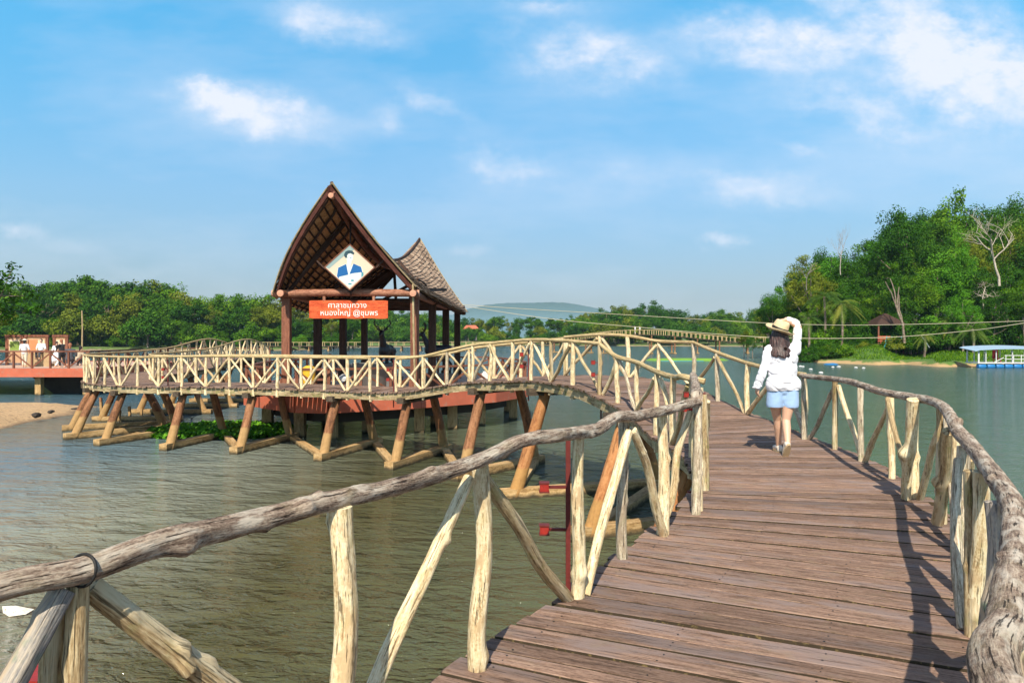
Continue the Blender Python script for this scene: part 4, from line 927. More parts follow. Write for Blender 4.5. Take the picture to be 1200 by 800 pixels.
def shirt(bm):
    ellipsoid(bm, (.0,0,.90), (.195,.140,.13)); sphere_cone(bm, (-.078,0,.86), .132, (.088,0,.86), .132, 18); ellipsoid(bm, (0,0,1.03), (.178,.13,.19)); ellipsoid(bm, (0,0,1.19), (.185,.125,.165))
    sphere_cone(bm, (-.155,0,1.285), .066, (.155,.01,1.30), .066); sphere_cone(bm, (-.01,0,1.31), .075, (-.025,.02,1.345), .066)
    L = [(-.172,0,1.275,.062),(-.210,-.01,1.15,.055),(-.245,-.005,1.02,.052),(-.272,.015,.93,.048),(-.290,.03,.865,.046)]
    for a, b_ in zip(L, L[1:]): sphere_cone(bm, a[:3], a[3], b_[:3], b_[3])
    sphere_cone(bm, (-.285,.03,.875), .050, (-.298,.035,.84), .048)
    L = [(.160,.01,1.28,.068),(.182,.02,1.42,.055),(.192,.035,1.56,.048),(.182,.04,1.605,.046),(.12,.045,1.645,.042),(.085,.05,1.655,.039)]
    for a, b_ in zip(L, L[1:]): sphere_cone(bm, a[:3], a[3], b_[:3], b_[3])
def wr(p):
    d_ = .009*noise.noise(Vector((p.x*4+p.z*4, p.y*6, p.z*9-p.x*9)))+.0025*noise.noise(Vector((p.x*12, p.y*12, p.z*26+p.x*14)))
    k = abs(noise.noise(Vector((p.x*4+2, p.y*5, p.z*9+p.x*6)))); d_ -= .011*max(0, .10-k)/.10
    return d_
so_ = skin('shirt', shirt, M['shirt'], .0075, wo, 3, wr)
bm = bmesh.new(); bm.from_mesh(so_.data)
bmesh.ops.bisect_plane(bm, geom=bm.verts[:]+bm.edges[:]+bm.faces[:], plane_co=(0,0,.795), plane_no=(.04,0,-1), clear_outer=True)
bm.to_mesh(so_.data); bm.free()
def collar(bm):
    for k in range(14):
        a0, a1 = 2*math.pi*k/14, 2*math.pi*(k+1)/14
        sphere_cone(bm, (-.018+.072*math.cos(a0), .01+.07*math.sin(a0), 1.372), .014, (-.018+.072*math.cos(a1), .01+.07*math.sin(a1), 1.372), .014, 8)
skin('collar', collar, M['shirt'], .007, wo, 2)
def cuff(bm):
    for k in range(12):
        a0, a1 = 2*math.pi*k/12, 2*math.pi*(k+1)/12
        sphere_cone(bm, (-.300+.046*math.cos(a0), .035+.046*math.sin(a0), .832+.012*math.cos(a0)), .017, (-.300+.046*math.cos(a1), .035+.046*math.sin(a1), .832+.012*math.cos(a1)), .017, 8)
skin('rolled_cuff', cuff, M['shirt'], .007, wo, 2, wr)
def shorts(bm):
    ellipsoid(bm, (0,0,.80), (.165,.098,.09))
    sphere_cone(bm, (-.080,.01,.80), .104, (-.090,.03,.62), .100, 20); sphere_cone(bm, (.082,0,.80), .105, (.090,.0,.62), .101, 20); ellipsoid(bm, (0,.01,.72), (.06,.08,.10))
    bmesh.ops.create_cone
def shorts_mesh():
    o = skin('shorts', shorts, M['denim'], .008, wo, 3, lambda p: .003*noise.noise(Vector((p.x*9, p.y*9, p.z*6)))+.0015*noise.noise(Vector((p.x*30, p.y*30, p.z*26))))
    bm = bmesh.new(); bm.from_mesh(o.data)
    bmesh.ops.bisect_plane(bm, geom=bm.verts[:]+bm.edges[:]+bm.faces[:], plane_co=(0,0,.588), plane_no=(0,.02,-1), clear_outer=True)
    bmesh.ops.solidify(bm, geom=bm.faces[:], thickness=.006); bm.to_mesh(o.data); bm.free()
    o.data.polygons.foreach_set('use_smooth', [True]*len(o.data.polygons))
shorts_mesh()
def hair(bm):
    ellipsoid(bm, HC+Vector((0,-.012,.01)), (.094,.105,.118))
    rr = random.Random(4)
    for k in range(26):
        f = -1+2*k/25; x = .098*f; y = -.085*math.cos(f*1.35)-.012; z1 = 1.205+rr.uniform(-.012,.012)+.02*abs(f)
        if abs(f-.22) < .07: z1 += .10
        sphere_cone(bm, HC+Vector((x*.82, y*.95, .02)), .020, HC+Vector((x*1.16, y-.03, -.16)), .019, 8)
        sphere_cone(bm, HC+Vector((x*1.16, y-.035, -.16)), .021, Vector((HC.x+x*1.18, HC.y+y-.075, z1)), .013, 8)
    for s_ in (-1, 1):
        sphere_cone(bm, HC+Vector((s_*.088,.02,.0)), .022, HC+Vector((s_*.108,.0,-.2)), .016, 8)
def hz(p): return .004*noise.noise(Vector((p.x*60, p.y*40, p.z*4)))+.003*noise.noise(Vector((p.x*110, p.y*70, p.z*6)))
skin('hair', hair, M['hair'], .006, wo, 1, hz)
# hat
hat = MB(); prof = [(.0,.118),(.030,.112),(.055,.120),(.075,.118),(.088,.105),(.096,.06),(.104,.0),(.106,-.004),(.135,-.006),(.165,.004),(.178,.014),(.180,.010),(.165,-.004),(.135,-.014),(.100,-.012)]
n = 40; V = []; Fs = []
for i, (r, z) in enumerate(prof):
    for k in range(n):
        a = 2*math.pi*k/n; dip = (-.018*math.exp(-((a-math.pi*1.5)/.5)**2) if z > .1 and r < .08 else 0)-(.014*math.cos(2*a)*(r > .13))
        pinch = 1-.16*math.exp(-(math.sin(a)-(.9))**2*6)*(z > .08)
        V.append((r*math.cos(a)*pinch*.95, r*math.sin(a)*pinch*1.1, z+dip))
for i in range(len(prof)-1):
    for k in range(n): Fs.append((i*n+k, (i+1)*n+k, (i+1)*n+(k+1) % n, i*n+(k+1) % n))
hat.add(V, Fs, 0, smooth=True)
def hatplace(o): o.location = HC+Vector((.005,-.005,.075)); o.rotation_euler = (R(14), R(18), R(5))
ho = hat.build('straw_hat', M['straw'], wo); hatplace(ho)
bd = MB(); V = []; 
for (r, z) in ((.1055,.004),(.1035,.034),(.0995,.034),(.1005,.004)):
    for k in range(n): a = 2*math.pi*k/n; V.append((r*math.cos(a)*.95, r*math.sin(a)*1.1, z))
bd.add(V, [(i*n+k, ((i+1) % 4)*n+k, ((i+1) % 4)*n+(k+1) % n, i*n+(k+1) % n) for i in range(4) for k in range(n)], 0, smooth=True)
bo = bd.build('hat_band', M['tape'], ho)
M['sole'] = paint('tan_rubber_sole', (0.52,0.38,0.22), .7, .1, 40); M['shoe'] = cloth('cream_canvas_shoe', (0.70,0.62,0.52))
def shoe(x, y, z, pitch, name):
    mt = Matrix.Translation((x, y, z)) @ Matrix.Rotation(pitch, 4, 'X')
    def f(bm):
        for (a, r0, b_, r1) in [((0,-.03,.045),.036,(0,.03,.055),.036),((0,.03,.05),.036,(0,.15,.030),.030),((0,-.03,.05),.036,(0,-.03,.025),.034)]: sphere_cone(bm, mt @ Vector(a), r0, mt @ Vector(b_), r1, 14)
    o = skin(name, f, M['shoe'], .007, wo, 2)
    s_ = MB(); V = []; n = 28
    for zz, k in ((-.012, .98), (.014, 1.04)):
        for i in range(n):
            a = 2*math.pi*i/n; yy = math.sin(a); w_ = .037+.007*(yy > .2)*yy; V.append(mt @ Vector((w_*k*math.cos(a), .058+.125*k*yy, zz)))
    s_.add(V, [tuple(range(n))[::-1], tuple(range(n, 2*n))]+[(i, (i+1) % n, n+(i+1) % n, n+i) for i in range(n)]); so = s_.build('sole', M['sole'], o)
shoe(.043, .26, .012, 0.0, 'shoe'); shoe(.003, -.165, .112, R(-52), 'shoe')

# ---- small figures
def figure(label, loc, rz, pose, shirtc, legc, hairc, group=None, hatc=None, scale=1.0, name='person'):
    root = empty(name, loc, label, 'person', group, rz)
    sitting = pose == 'sit'; dz = -.42 if sitting else 0.0; crouch = pose == 'crouch'
    if crouch: dz = -.55
    s_ = Vector((0, 0, dz)); sk = M['skin']
    lean = .22 if crouch else 0.0
    sh = Vector((0, lean, 1.38))+s_; hip = Vector((0, 0, .92))+s_; hd = Vector((0, lean+.05, 1.60))+s_
    if sitting: legs = [[(x, 0, .50), (x*1.1, .42, .50), (x*1.1, .44, .08)] for x in (-.09, .09)]
    elif crouch: legs = [[(x, 0, .37), (x*1.3, .36, .42), (x*1.2, .12, .06)] for x in (-.09, .09)]
    else: legs = [[(x, 0, .90), (x*1.1, .02+.06*sgn, .48), (x*1.1, -.03+.08*sgn, .07)] for x, sgn in ((-.09, 1), (.09, -1))]
    arms = [[(-.19, lean, 1.36+dz), (-.26, lean+.03, 1.10+dz), (-.20, lean+.18, .95+dz)], [(.19, lean, 1.36+dz), (.27, lean+.03, 1.10+dz), (.22, lean+.16, .92+dz)]]
    if pose == 'arms': arms[1] = [(.19, 0, 1.36), (.30, .16, 1.28), (.12, .28, 1.45)]; arms[0] = [(-.19, 0, 1.36), (-.30, .16, 1.28), (-.10, .28, 1.42)]
    def bd_(bm):
        for L in legs:
            sphere_cone(bm, L[0], .085, L[1], .055, 10); sphere_cone(bm, L[1], .055, L[2], .036, 10); f = Vector(L[2]); sphere_cone(bm, f+Vector((0,-.02,-.03)), .035, f+Vector((0,.14,-.04)), .028, 8)
        for A in arms:
            sphere_cone(bm, A[0], .045, A[1], .036, 10); sphere_cone(bm, A[1], .036, A[2], .026, 10); sphere_cone(bm, A[2], .030, Vector(A[2])+(Vector(A[2])-Vector(A[1])).normalized()*.12, .018, 8)
        sphere_cone(bm, hip, .13, sh-Vector((0,0,.08)), .14, 12); sphere_cone(bm, sh, .06, hd-Vector((0,0,.05)), .055, 10)
        ellipsoid(bm, hd, (.08,.095,.115), n=12); sphere_cone(bm, hd+Vector((0,.09,.0)), .014, hd+Vector((0,.105,-.02)), .016, 6)
    skin('body', bd_, sk, .02, root, 2)
    def top(bm):
        sphere_cone(bm, hip+Vector((0,0,-.02)), .155, sh-Vector((0,0,.1)), .165, 12); sphere_cone(bm, sh+Vector((-.15,0,-.03)), .075, sh+Vector((.15,0,-.03)), .075, 10)
        for A in arms: sphere_cone(bm, A[0], .068, A[1], .058, 10)
    skin('top', top, shirtc, .022, root, 2)
    def low(bm):
        sphere_cone(bm, hip+Vector((-.05,0,-.02)), .13, hip+Vector((.05,0,-.02)), .13, 10)
        for L in legs:
            sphere_cone(bm, L[0], .105, L[1], .075, 10); e = Vector(L[1]).lerp(Vector(L[2]), .8); sphere_cone(bm, L[1], .075, e, .06, 10)
    skin('trousers', low, legc, .022, root, 2)
    def hr_(bm): ellipsoid(bm, hd+Vector((0,-.02,.025)), (.094,.10,.115), n=12); sphere_cone(bm, hd+Vector((0,-.05,0)), .07, hd+Vector((0,-.07,-.14)), .05, 8)
    skin('hair', hr_, hairc, .02, root, 1)
    if hatc:
        def ht(bm): ellipsoid(bm, hd+Vector((0,0,.09)), (.10,.10,.075), n=12); ellipsoid(bm, hd+Vector((0,0,.07)), (.19,.19,.018), n=16)
        skin('hat', ht, hatc, .016, root, 1)
    root.scale = (scale,)*3; return root
C_ = {k: cloth(k+'_cloth', v) for k, v in dict(white=(.76,.76,.76), black=(.012,.012,.014), cream=(.62,.55,.42), greydk=(.06,.06,.07), orange=(.50,.20,.08), blue=(.08,.12,.25), red=(.5,.03,.03), beige=(.45,.36,.25)).items()}
hairb = cloth('black_hair', (.012,.010,.010)); hairo = cloth('reddish_hair', (.30,.11,.05))

# ------------------------------------------------------------------ deer statues and things under the pavilion roof
def deer(label, x, y, rz, s):
    root = empty('deer_statue', (x, y, PT+.40), label, 'statue', 'deer statues on the platform', rz)
    def f(bm):   # faces +y
        ellipsoid(bm, (0,.30,1.02), (.21,.30,.27)); ellipsoid(bm, (0,-.28,1.0), (.19,.33,.23)); sphere_cone(bm, (0,.3,1.02), .2, (0,-.35,1.02), .18)
        sphere_cone(bm, (0,.42,1.15), .15, (0,.60,1.50), .095); sphere_cone(bm, (0,.60,1.50), .095, (0,.66,1.66), .085)
        sphere_cone(bm, (0,.66,1.68), .085, (0,.88,1.58), .045)
        for x_ in (-1, 1):
            sphere_cone(bm, (x_*.11,.40,.95), .085, (x_*.10,.40,.52), .045); sphere_cone(bm, (x_*.10,.40,.52), .045, (x_*.10,.42,.05), .028); sphere_cone(bm, (x_*.10,.42,.03), .03, (x_*.10,.46,.03), .03)
            sphere_cone(bm, (x_*.11,-.42,.98), .12, (x_*.11,-.30,.66), .065); sphere_cone(bm, (x_*.11,-.30,.66), .065, (x_*.10,-.52,.42), .036); sphere_cone(bm, (x_*.10,-.52,.42), .036, (x_*.10,-.46,.05), .028)
            sphere_cone(bm, (x_*.07,.62,1.74), .03, (x_*.20,.58,1.80), .022); ellipsoid(bm, (x_*.17,.59,1.79), (.07,.02,.035))
        sphere_cone(bm, (0,-.60,1.08), .05, (0,-.66,.90), .03)
    skin('body', f, M['blk'], .02, root, 3)
    for sx in (-1, 1):
        mb = MB(); mb.tube(spline([(sx*.05,.64,1.74),(sx*.14,.58,1.82),(sx*.27,.55,1.92),(sx*.31,.56,2.02),(sx*.26,.60,2.12)], .05), [.03]*3+[.022]*40 if False else .024, 8); 
        mb.tube([(sx*.10,.60,1.79),(sx*.12,.70,1.90)], .016, 6)
        mb.build('antler', M['blk'], root)
    mb = MB(); mb.box(-.4,.4,-.75,.75,-.40,.03); mb.build('plinth', M['grey'], root); root.scale = (s,)*3
deer('black stag statue with tall antlers standing in the open lake-side bay of the pavilion', -4.62, 28.4, R(172), 1.0)
deer('dark stag statue half hidden between the right-hand columns of the pavilion', -2.95, 31.0, R(100), .98)
# stone planter with shrub, bench and bins
def planter(x, y, r, h, label):
    mb = MB(); n = 24; prof = [(r*.8,0),(r,.1),(r*1.02,h*.8),(r*1.1,h*.85),(r*1.1,h),(r*.9,h),(r*.85,h*.7),(0,h*.7)]
    V = [(q*math.cos(2*math.pi*k/n), q*math.sin(2*math.pi*k/n), z) for q, z in prof for k in range(n)]
    mb.add(V, [(i*n+k, i*n+(k+1) % n, (i+1)*n+(k+1) % n, (i+1)*n+k) for i in range(len(prof)-1) for k in range(n)], 0, smooth=True)
    o = mb.build('planter', M['grey']); o.location = (x, y, PT); tag(o, label, 'planter')
planter(-5.05, 28.2, .78, .95, 'big round grey stone tub under the pavilion, left of the stag')
planter(-6.0, 30.6, .5, .8, 'smaller grey tub deep inside the pavilion beside a dark column')
figure('person in dark clothes sitting under the pavilion behind the low railing', (-6.55, 27.6, PT), R(200), 'sit', C_['greydk'], C_['black'], hairb)
bx = MB(); bx.box(-.6,.6,-.22,.22,.38,.45); bx.build
be = empty('bench', (-6.55, 27.5, PT), 'short dark bench under the person in dark clothes', 'bench')
mb = MB(); mb.box(-.6,.6,-.25,.2,.36,.42); mb.build('seat', M['brown'], be)
for x_ in (-.5, .5):
    mb = MB(); mb.box(x_-.05, x_+.05, -.2, .15, 0, .357); mb.build('leg', M['brown'], be)
def bin_(nm, x, y, mat, label, h=.8, r=.22):
    mb = MB(); mb.tube([(0,0,0),(0,0,h)], [r*.85, r], 16, mat=0); mb.tube([(0,0,h-.02),(0,0,h+.05),(0,0,h+.13)], [r*1.08, r*1.08, r*.5], 16)
    o = mb.build(nm, mat); o.location = (x, y, PT); tag(o, label, 'bin')
bin_('litter_bin', -6.9, 26.1, M['yellow'], 'yellow litter bin on the platform behind the front railing'); bin_('litter_bin', -5.5, 25.35, M['white'], 'white bin on the platform at the foot of the front fence', .55, .2)
mb = MB(); mb.box(-.22,.22,-.2,.2,0,.5); mb.box(-.18,.18,-.16,.16,.5,.56); o = mb.build('cool_box', M['white']); o.location = (-.95, 30.2, PT); tag(o, 'white cool box standing on the platform at its right-hand end', 'box')

# ------------------------------------------------------------------ red pier on the left with its visitors
PZ = Z(-1.85)
pier = empty('concrete_pier', (-34, 50, 0), 'salmon red concrete pier at the left edge, with brown crossed railing', 'pier')
pp = [(-52,44.6),(-24.7,44.6),(-24.3,50),(-25.0,58),(-52,60)]
mb = MB(); prism(mb, [(-52,44.75),(-24.85,44.75),(-24.5,50),(-25.2,57.8),(-52,59.8)], PZ-.2, PZ); pbuild(mb, 'floor', M['floor'], pier)
mb = MB()
for a, b_ in zip(pp, pp[1:]): mb.bar((*a, PZ-.21), (*b_, PZ-.21), .26, .50)
pbuild(mb, 'edge_beam', M['redconc'], pier)
mb = MB(); V = [(-29.2,46.2,PZ-.47),(-25.2,46.2,PZ-.47),(-25.2,56,PZ-.47),(-29.2,56,PZ-.47),(-27.2,47.2,-.3),(-25.6,47.2,-.3),(-25.6,55,-.3),(-27.2,55,-.3)]
mb.add([(-29.0,46.2,PZ-.45),(-25.9,46.2,PZ-.45),(-25.9,56,PZ-.45),(-29.0,56,PZ-.45),(-27.4,46.5,-.3),(-25.9,46.5,-.3),(-25.9,55,-.3),(-27.4,55,-.3)], [(0,1,5,4),(1,2,6,5),(2,3,7,6),(3,0,4,7),(0,3,2,1)]); pbuild(mb, 'hull_wall', M['conc_dark'], pier)
for x, y in ((-27.75,45.1),(-24.95,45.1),(-33,45.1),(-38,45.1),(-44,45.1),(-25.1,51),(-25.3,57),(-33,57)):
    mb = MB(); mb.box(x-.17, x+.17, y-.17, y+.17, -.5, PZ-.46); pbuild(mb, 'stilt', M['tie'], pier)
pf = empty('pier_fence', (-34, 45, PZ), 'brown crossed timber railing along the front of the red pier', 'fence')
xs = [-24.85-1.07*k for k in range(22)]
def fence_seg(root, pts, h=1.0):
    for i, p in enumerate(pts):
        p = Vector(p); mb = MB(); mb.bar(p, p+Vector((0,0,h)), .10, .10, up=Vector((0,1,0))); pbuild(mb, 'post', M['brown'], root)
        if i+1 < len(pts):
            q = Vector(pts[i+1]); up = Vector((0,0,1)); mb = MB(); mb.bar(p+up*(h+.02), q+up*(h+.02), .13, .09); pbuild(mb, 'top_rail', M['brown'], root)
            mb = MB(); (mb.bar(p+up*.08, q+up*(h-.08), .05, .07) if i % 2 else mb.bar(p+up*(h-.08), q+up*.08, .05, .07)); pbuild(mb, 'cross_bar', M['brown'], root)
fence_seg(pf, [(x, 44.9, PZ) for x in xs])
pf2 = empty('pier_fence', (-24.7, 50, PZ), 'brown timber railing on the far right end of the red pier, behind the walkway', 'fence')
fence_seg(pf2, [(-24.75, 44.9+1.15*k, PZ) for k in range(0, 11)]+[(-24.6+1.3*k, 57.4, PZ) for k in range(1, 6)])
def board(u0, u1, v0, label, faces, low=.15):
    x0, x1 = (u0-600)/900*51, (u1-600)/900*51; z1 = Z((395-v0)/900*51); cx = (x0+x1)/2
    root = empty('display_board', (cx, 51, PZ), label, 'display board', 'framed display boards on the pier'); w_ = (x1-x0)/2; h = z1-PZ
    for sx in (-1, 1):
        mb = MB(); mb.box(sx*w_-.09, sx*w_+.09, -.07, .07, 0, h); mb.build('post', M['brown'], root)
    mb = MB(); mb.box(-w_-.12, w_+.12, -.09, .09, h+.002, h+.16); mb.build('top_bar', M['brown'], root)
    mb = MB(); mb.box(-w_+.092, w_-.092, -.03, .03, low, h-.05, 0)
    for k, (a0, a1, b0, b1, mi) in enumerate(faces): mb.box(-w_+.1+(2*w_-.2)*a0, -w_+.1+(2*w_-.2)*a1, -.036-.002*k, -.031, low+(h-.05-low)*b0, low+(h-.05-low)*b1, mi)
    mb.build('printed_panel', [paint('board_tan', (0.46,0.27,0.15), .6, .15, 3), paint('board_green', (0.19,0.27,0.05), .6, .2, 3), paint('board_cream', (0.66,0.54,0.36), .6, .1, 3), paint('board_orange', (0.55,0.22,0.09), .6, .2, 2)], root)
board(8.5, 26.5, 395, 'framed board with a green picture, leftmost on the pier', [(.08,.92,.45,.93,2),(.12,.88,.50,.86,1)])
board(30, 55.5, 395, 'wide framed board with an orange brown picture, middle of the pier', [(.06,.55,.2,.92,3),(.6,.95,.3,.92,2)])
board(64, 78.5, 395, 'narrow framed board with pale printed sheets, rightmost on the pier', [(.05,.95,.35,.92,2),(.12,.85,.62,.74,3)])
def PL(u, d): return ((u-600)/900*d, d, PZ)
figure('standing visitor in white shirt and pale hat before the green board', PL(28.5, 47.5), R(10), 'stand', C_['white'], C_['cream'], hairb, None, C_['cream'])
st = MB(); st.box(-.8,.8,-.35,.35,0,.85); o = st.build('stone_block', M['conc']); o.location = PL(46.5, 49); tag(o, 'pale stone block on the pier under the sitting child', 'block')
q = PL(48.5, 48.8); figure('child in white with dark trousers sitting up high on the pale block', (q[0], q[1], PZ+.45), R(185), 'sit', C_['white'], C_['greydk'], hairb, None, None, 1.0)
q = PL(45.3, 49.0); figure('visitor in dark blue standing behind the child on the block', (q[0], q[1]+.1, PZ+.851), R(170), 'sit', C_['blue'], C_['beige'], hairb, None, None, .0001) if False else None
figure('crouching visitor in white at the middle of the pier', PL(61.5, 47.2), R(-60), 'crouch', C_['white'], C_['white'], hairb, scale=1.12)
figure('visitor in pale shirt standing behind the crouching one', PL(66.5, 49.0), R(30), 'stand', C_['white'], C_['beige'], hairb, scale=.92)
figure('visitor in black with reddish hair and raised hands', PL(72.5, 47.0), R(80), 'arms', C_['black'], C_['black'], hairo)
figure('visitor with reddish hair half hidden behind the pier railing on the right', PL(81, 49.5), R(20), 'crouch', C_['greydk'], C_['greydk'], hairo, scale=1.25)
figure('visitor in grey leaning at the right end of the pier', PL(90, 50), R(-20), 'crouch', C_['beige'], C_['greydk'], hairb, scale=1.1)
mb = MB(); mb.tube([(0,0,0),(0.03,0,2.6),(0,0,3.75)], [.06,.05,.04], 8); o = mb.build('flag_pole', M['beam']); o.location = PL(96, 55); tag(o, 'thin bare brown pole rising from the right end of the red pier', 'pole')

# ------------------------------------------------------------------ long footbridge across the lake
def footbridge(label, path, post_step, spans, group=None, rail_h=.95, pile_step=4.4, railmat=None):
    root = empty('footbridge', (path[0][0], path[0][1], 0), label, 'bridge'); pts = spline(path, .5)
    inv = Matrix.Translation(-root.location)
    def bd2(mb, nm, mt, par=root):
        o = mb.build(nm, mt, par); o.matrix_parent_inverse = inv; return o
    mb = MB(); sub = pts[::4]+[pts[-1]]
    for a, b_ in zip(sub, sub[1:]): mb.bar(a, b_+(b_-a)*.01, 1.8, .16)
    bd2(mb, 'deck', M['darkbeam'])
    def sidept(p, k):
        i = min(len(pts)-2, k); d_ = pts[i+1]-pts[i]; d_.z = 0; d_.normalize(); return Vector((-d_.y, d_.x, 0))
    for sgn in (-1, 1):
        mb = MB(); L = [pts[k]+sidept(pts[k], k)*sgn*.9+Vector((0,0,rail_h)) for k in range(0, len(pts), 4)]; mb.tube(L, .06, 5); bd2(mb, 'handrail', M['farrail'])
    acc = 0; k_ = 0; first = None; cnt = 0; side = 1
    for k in range(1, len(pts)):
        acc += (pts[k]-pts[k-1]).length
        if acc >= post_step and cnt < 98:
            acc = 0
            for side in (-1, 1):
                base = pts[k]+sidept(pts[k], k)*.9*side
                if first is None:
                    mb = MB(); mb.box(-.06,.06,-.06,.06,0,rail_h); first = mb.build('post', M['farrail'], root); o = first
                else: o = first.copy(); col.objects.link(o)
                o.parent = root; o.location = base-root.location; cnt += 1
    acc = 0; fp_ = None; cnt = 0
    for k in range(1, len(pts)):
        acc += (pts[k]-pts[k-1]).length
        if acc >= pile_step and cnt < 98:
            acc = 0; sd = sidept(pts[k], k); h = pts[k].z
            mb = MB(); 
            for s_ in (-.9, .9): mb.box(s_-.11, s_+.11, -.11, .11, -h-.3, -.1)
            mb.box(-1.3, 1.3, -.25, .25, -h-.1, -h+.28, 1)
            a = math.atan2(sd.y, sd.x); o = mb.build('trestle', [M['leg'], M['tie']], root); o.location = pts[k]-root.location; o.rotation_euler = (0, 0, a); cnt += 1
    return root
def fz(v, d): return Z((395-v)/900*d)
footbridge('long low footbridge across the lake, left part behind the pavilion', [(-64,190,fz(405.6,190)),(-30,189,fz(405.4,189)),(8,186,fz(404.6,186)),(14,184,fz(404,184))], 1.6, None)
footbridge('humped middle of the far footbridge, above the inner railing', [(7,172,fz(403,172)),(14,164,fz(398.5,164)),(20,158,fz(393.8,158)),(25,156,fz(392.2,156)),(31,156,fz(393,156)),(38,157,fz(396.8,157)),(45,158,fz(400.6,158))], .82, None)
footbridge('long low footbridge across the lake, right part towards the wooded bank', [(45,158.5,fz(400.8,158)),(56,157,fz(401.0,157)),(66,156,fz(401.2,156))], .95, None, pile_step=3.2)
for u, lb, cc in ((744.5, 'left one of two tiny white-clad walkers on the crest of the far footbridge', 'white'), (750, 'right one of two tiny white-clad walkers on the crest of the far footbridge', 'cream')):
    figure(lb, ((u-600)/900*156, 156.2, fz(392.2,156)+.12), R(90), 'stand', C_['white'], C_[cc], hairb, 'walkers on the far footbridge')

# ------------------------------------------------------------------ right bank: hut, ladder frame, pontoon, floats
hx, hy = (1037-600)/900*106, 106; hz0 = fz(405, 106)
hut = empty('thatched_hut', (hx, hy, hz0), 'small open hut with dark pyramid roof among the trees on the right bank', 'hut')
mb = MB(); s = 2.0; ez = 2.9; V = []
rr = random.Random(3)
for k in range(9):
    f = k/8; w_ = s*(1-f)+.12*f
    for (x, y) in ((-w_,-w_),(w_,-w_),(w_,w_),(-w_,w_)): V.append((x+rr.uniform(-.03,.03), y, ez+1.55*f**.85))
fs = [(i*4+k, i*4+(k+1) % 4, (i+1)*4+(k+1) % 4, (i+1)*4+k) for i in range(8) for k in range(4)]+[(3,2,1,0),(32,33,34,35)]
mb.add(V, fs, 0, None, .3); mb.build('roof', M['dark'], hut)
for x in (-1.7, 1.7):
    for y in (-1.7, 1.7): mb = MB(); mb.box(x-.09,x+.09,y-.09,y+.09,-1.2,ez-.01); mb.build('post', M['brown'], hut)
mb = MB(); mb.box(-2,2,-2,2,.2,.32); mb.build('floor', M['dark'], hut)
mb = MB()
for z in (.6,.9,1.2): mb.box(-1.9,-.1,-1.95,-1.88,z,z+.14)
for x in (-1.5,-.9,-.3): mb.box(x,x+.1,-1.87,-1.8,.32,1.34)
mb.build('railing', M['redconc'], hut)
lad = empty('climbing_frame', ((1044-600)/900*103, 103, fz(409,103)), 'turquoise leaning ladder frame beside the hut on the right bank', 'ladder frame')
M['turq'] = paint('turquoise_paint', (0.05,0.30,0.34), .5, .15, 3)
for k, x in enumerate((-.9,-.2,.5,1.1)):
    mb = MB(); mb.bar((x,0,0), (x+.6,.5,1.7), .12, .12); mb.build('rail', M['turq'], lad)
mb = MB()
for z in (.35,.75,1.15,1.55): mb.bar((-.9+z*.35,z*.3,z), (1.1+z*.35,z*.3,z), .07, .07)
mb.build('rungs', M['turq'], lad)
sh_ = empty('open_shed', ((1190-600)/900*112, 112, fz(397.5,112)), 'tiny lit shed with tan front far up the right bank', 'shed')
mb = MB(); mb.box(-.75,.75,-.5,.5,0,.5); mb.build('wall', paint('tan_front', (0.55,0.28,0.12), .8, .1), sh_)
mb = MB(); mb.add([(-.9,-.7,.75),(.9,-.7,.75),(.9,.7,.95),(-.9,.7,.95),(-.9,-.7,.83),(.9,-.7,.83),(.9,.7,1.03),(-.9,.7,1.03)], [(3,2,1,0),(4,5,6,7),(0,1,5,4),(1,2,6,5),(2,3,7,6),(3,0,4,7)]); mb.build('roof', M['dark'], sh_)
for x in (-.7,.7): mb = MB(); mb.box(x-.04,x+.04,-.6,-.52,0,.76); mb.build('post', M['dark'], sh_)
pd = 85; px0, px1 = (1131-600)/900*87.1, (1252-600)/900*pd; w_ = px1-px0
po = empty('pontoon', (px0, pd, 0), 'floating pontoon on blue drums with white rails and pale blue roof', 'pontoon')
for k in range(12):
    x = .55+k*.98
    if x > w_-.4: break
    mb = MB(); mb.tube([(x-.42,0,.16),(x-.38,0,.16),(x,0,.16),(x+.38,0,.16),(x+.42,0,.16)], [.27,.31,.32,.31,.27], 14); mb.build('drum', M['blue'], po)
mb = MB(); mb.box(0,w_,-.3,2.1,.50,.62); mb.build('deck', M['white'], po)
H_ = fz(409.5, pd); posts = [(1135,0),(1146,0),(1154,0),(1166,0),(1185,0),(1199,0),(1220,0)]
for (u, _) in posts:
    x = (u-600)/900*pd-px0
    x = max(x, .1)
    for y in (-.2, 1.95): mb = MB(); mb.bar((x,y,.62), (x,y,H_-.12+.02*y), .08, .08, up=Vector((0,1,0))); mb.build('roof_post', M['white'], po)
mb = MB(); V = []; n = 20; Lr = 9.6
for k in range(n+1):
    x = -.45+(Lr)*k/n; z = H_+.16*math.sin(math.pi*min(1, k/n*1.15))-(0.1 if k == 0 else 0)
    V += [(x,-.6,z-.1),(x,2.5,z+.25),(x,2.5,z+.30),(x,-.6,z-.04)]
fs = [(k*4+a, k*4+(a+1) % 4, (k+1)*4+(a+1) % 4, (k+1)*4+a) for k in range(n) for a in range(4)]+[(0,3,2,1),(n*4,n*4+1,n*4+2,n*4+3)]
mb.add(V, fs, 0); mb.build('roof', M['steelroof'], po)
mb = MB()
for z in (.95, 1.35): mb.box(3.0,w_,-.24,-.18,z,z+.07)
for k in range(9):
    x = 3.05+k*.85
    if x < w_: mb.box(x,x+.08,-.30,-.245,.62,1.45)
mb.bar((1.9,-.2,.65),(2.9,-.2,1.15),.07,.07); mb.build('railing', M['white'], po)
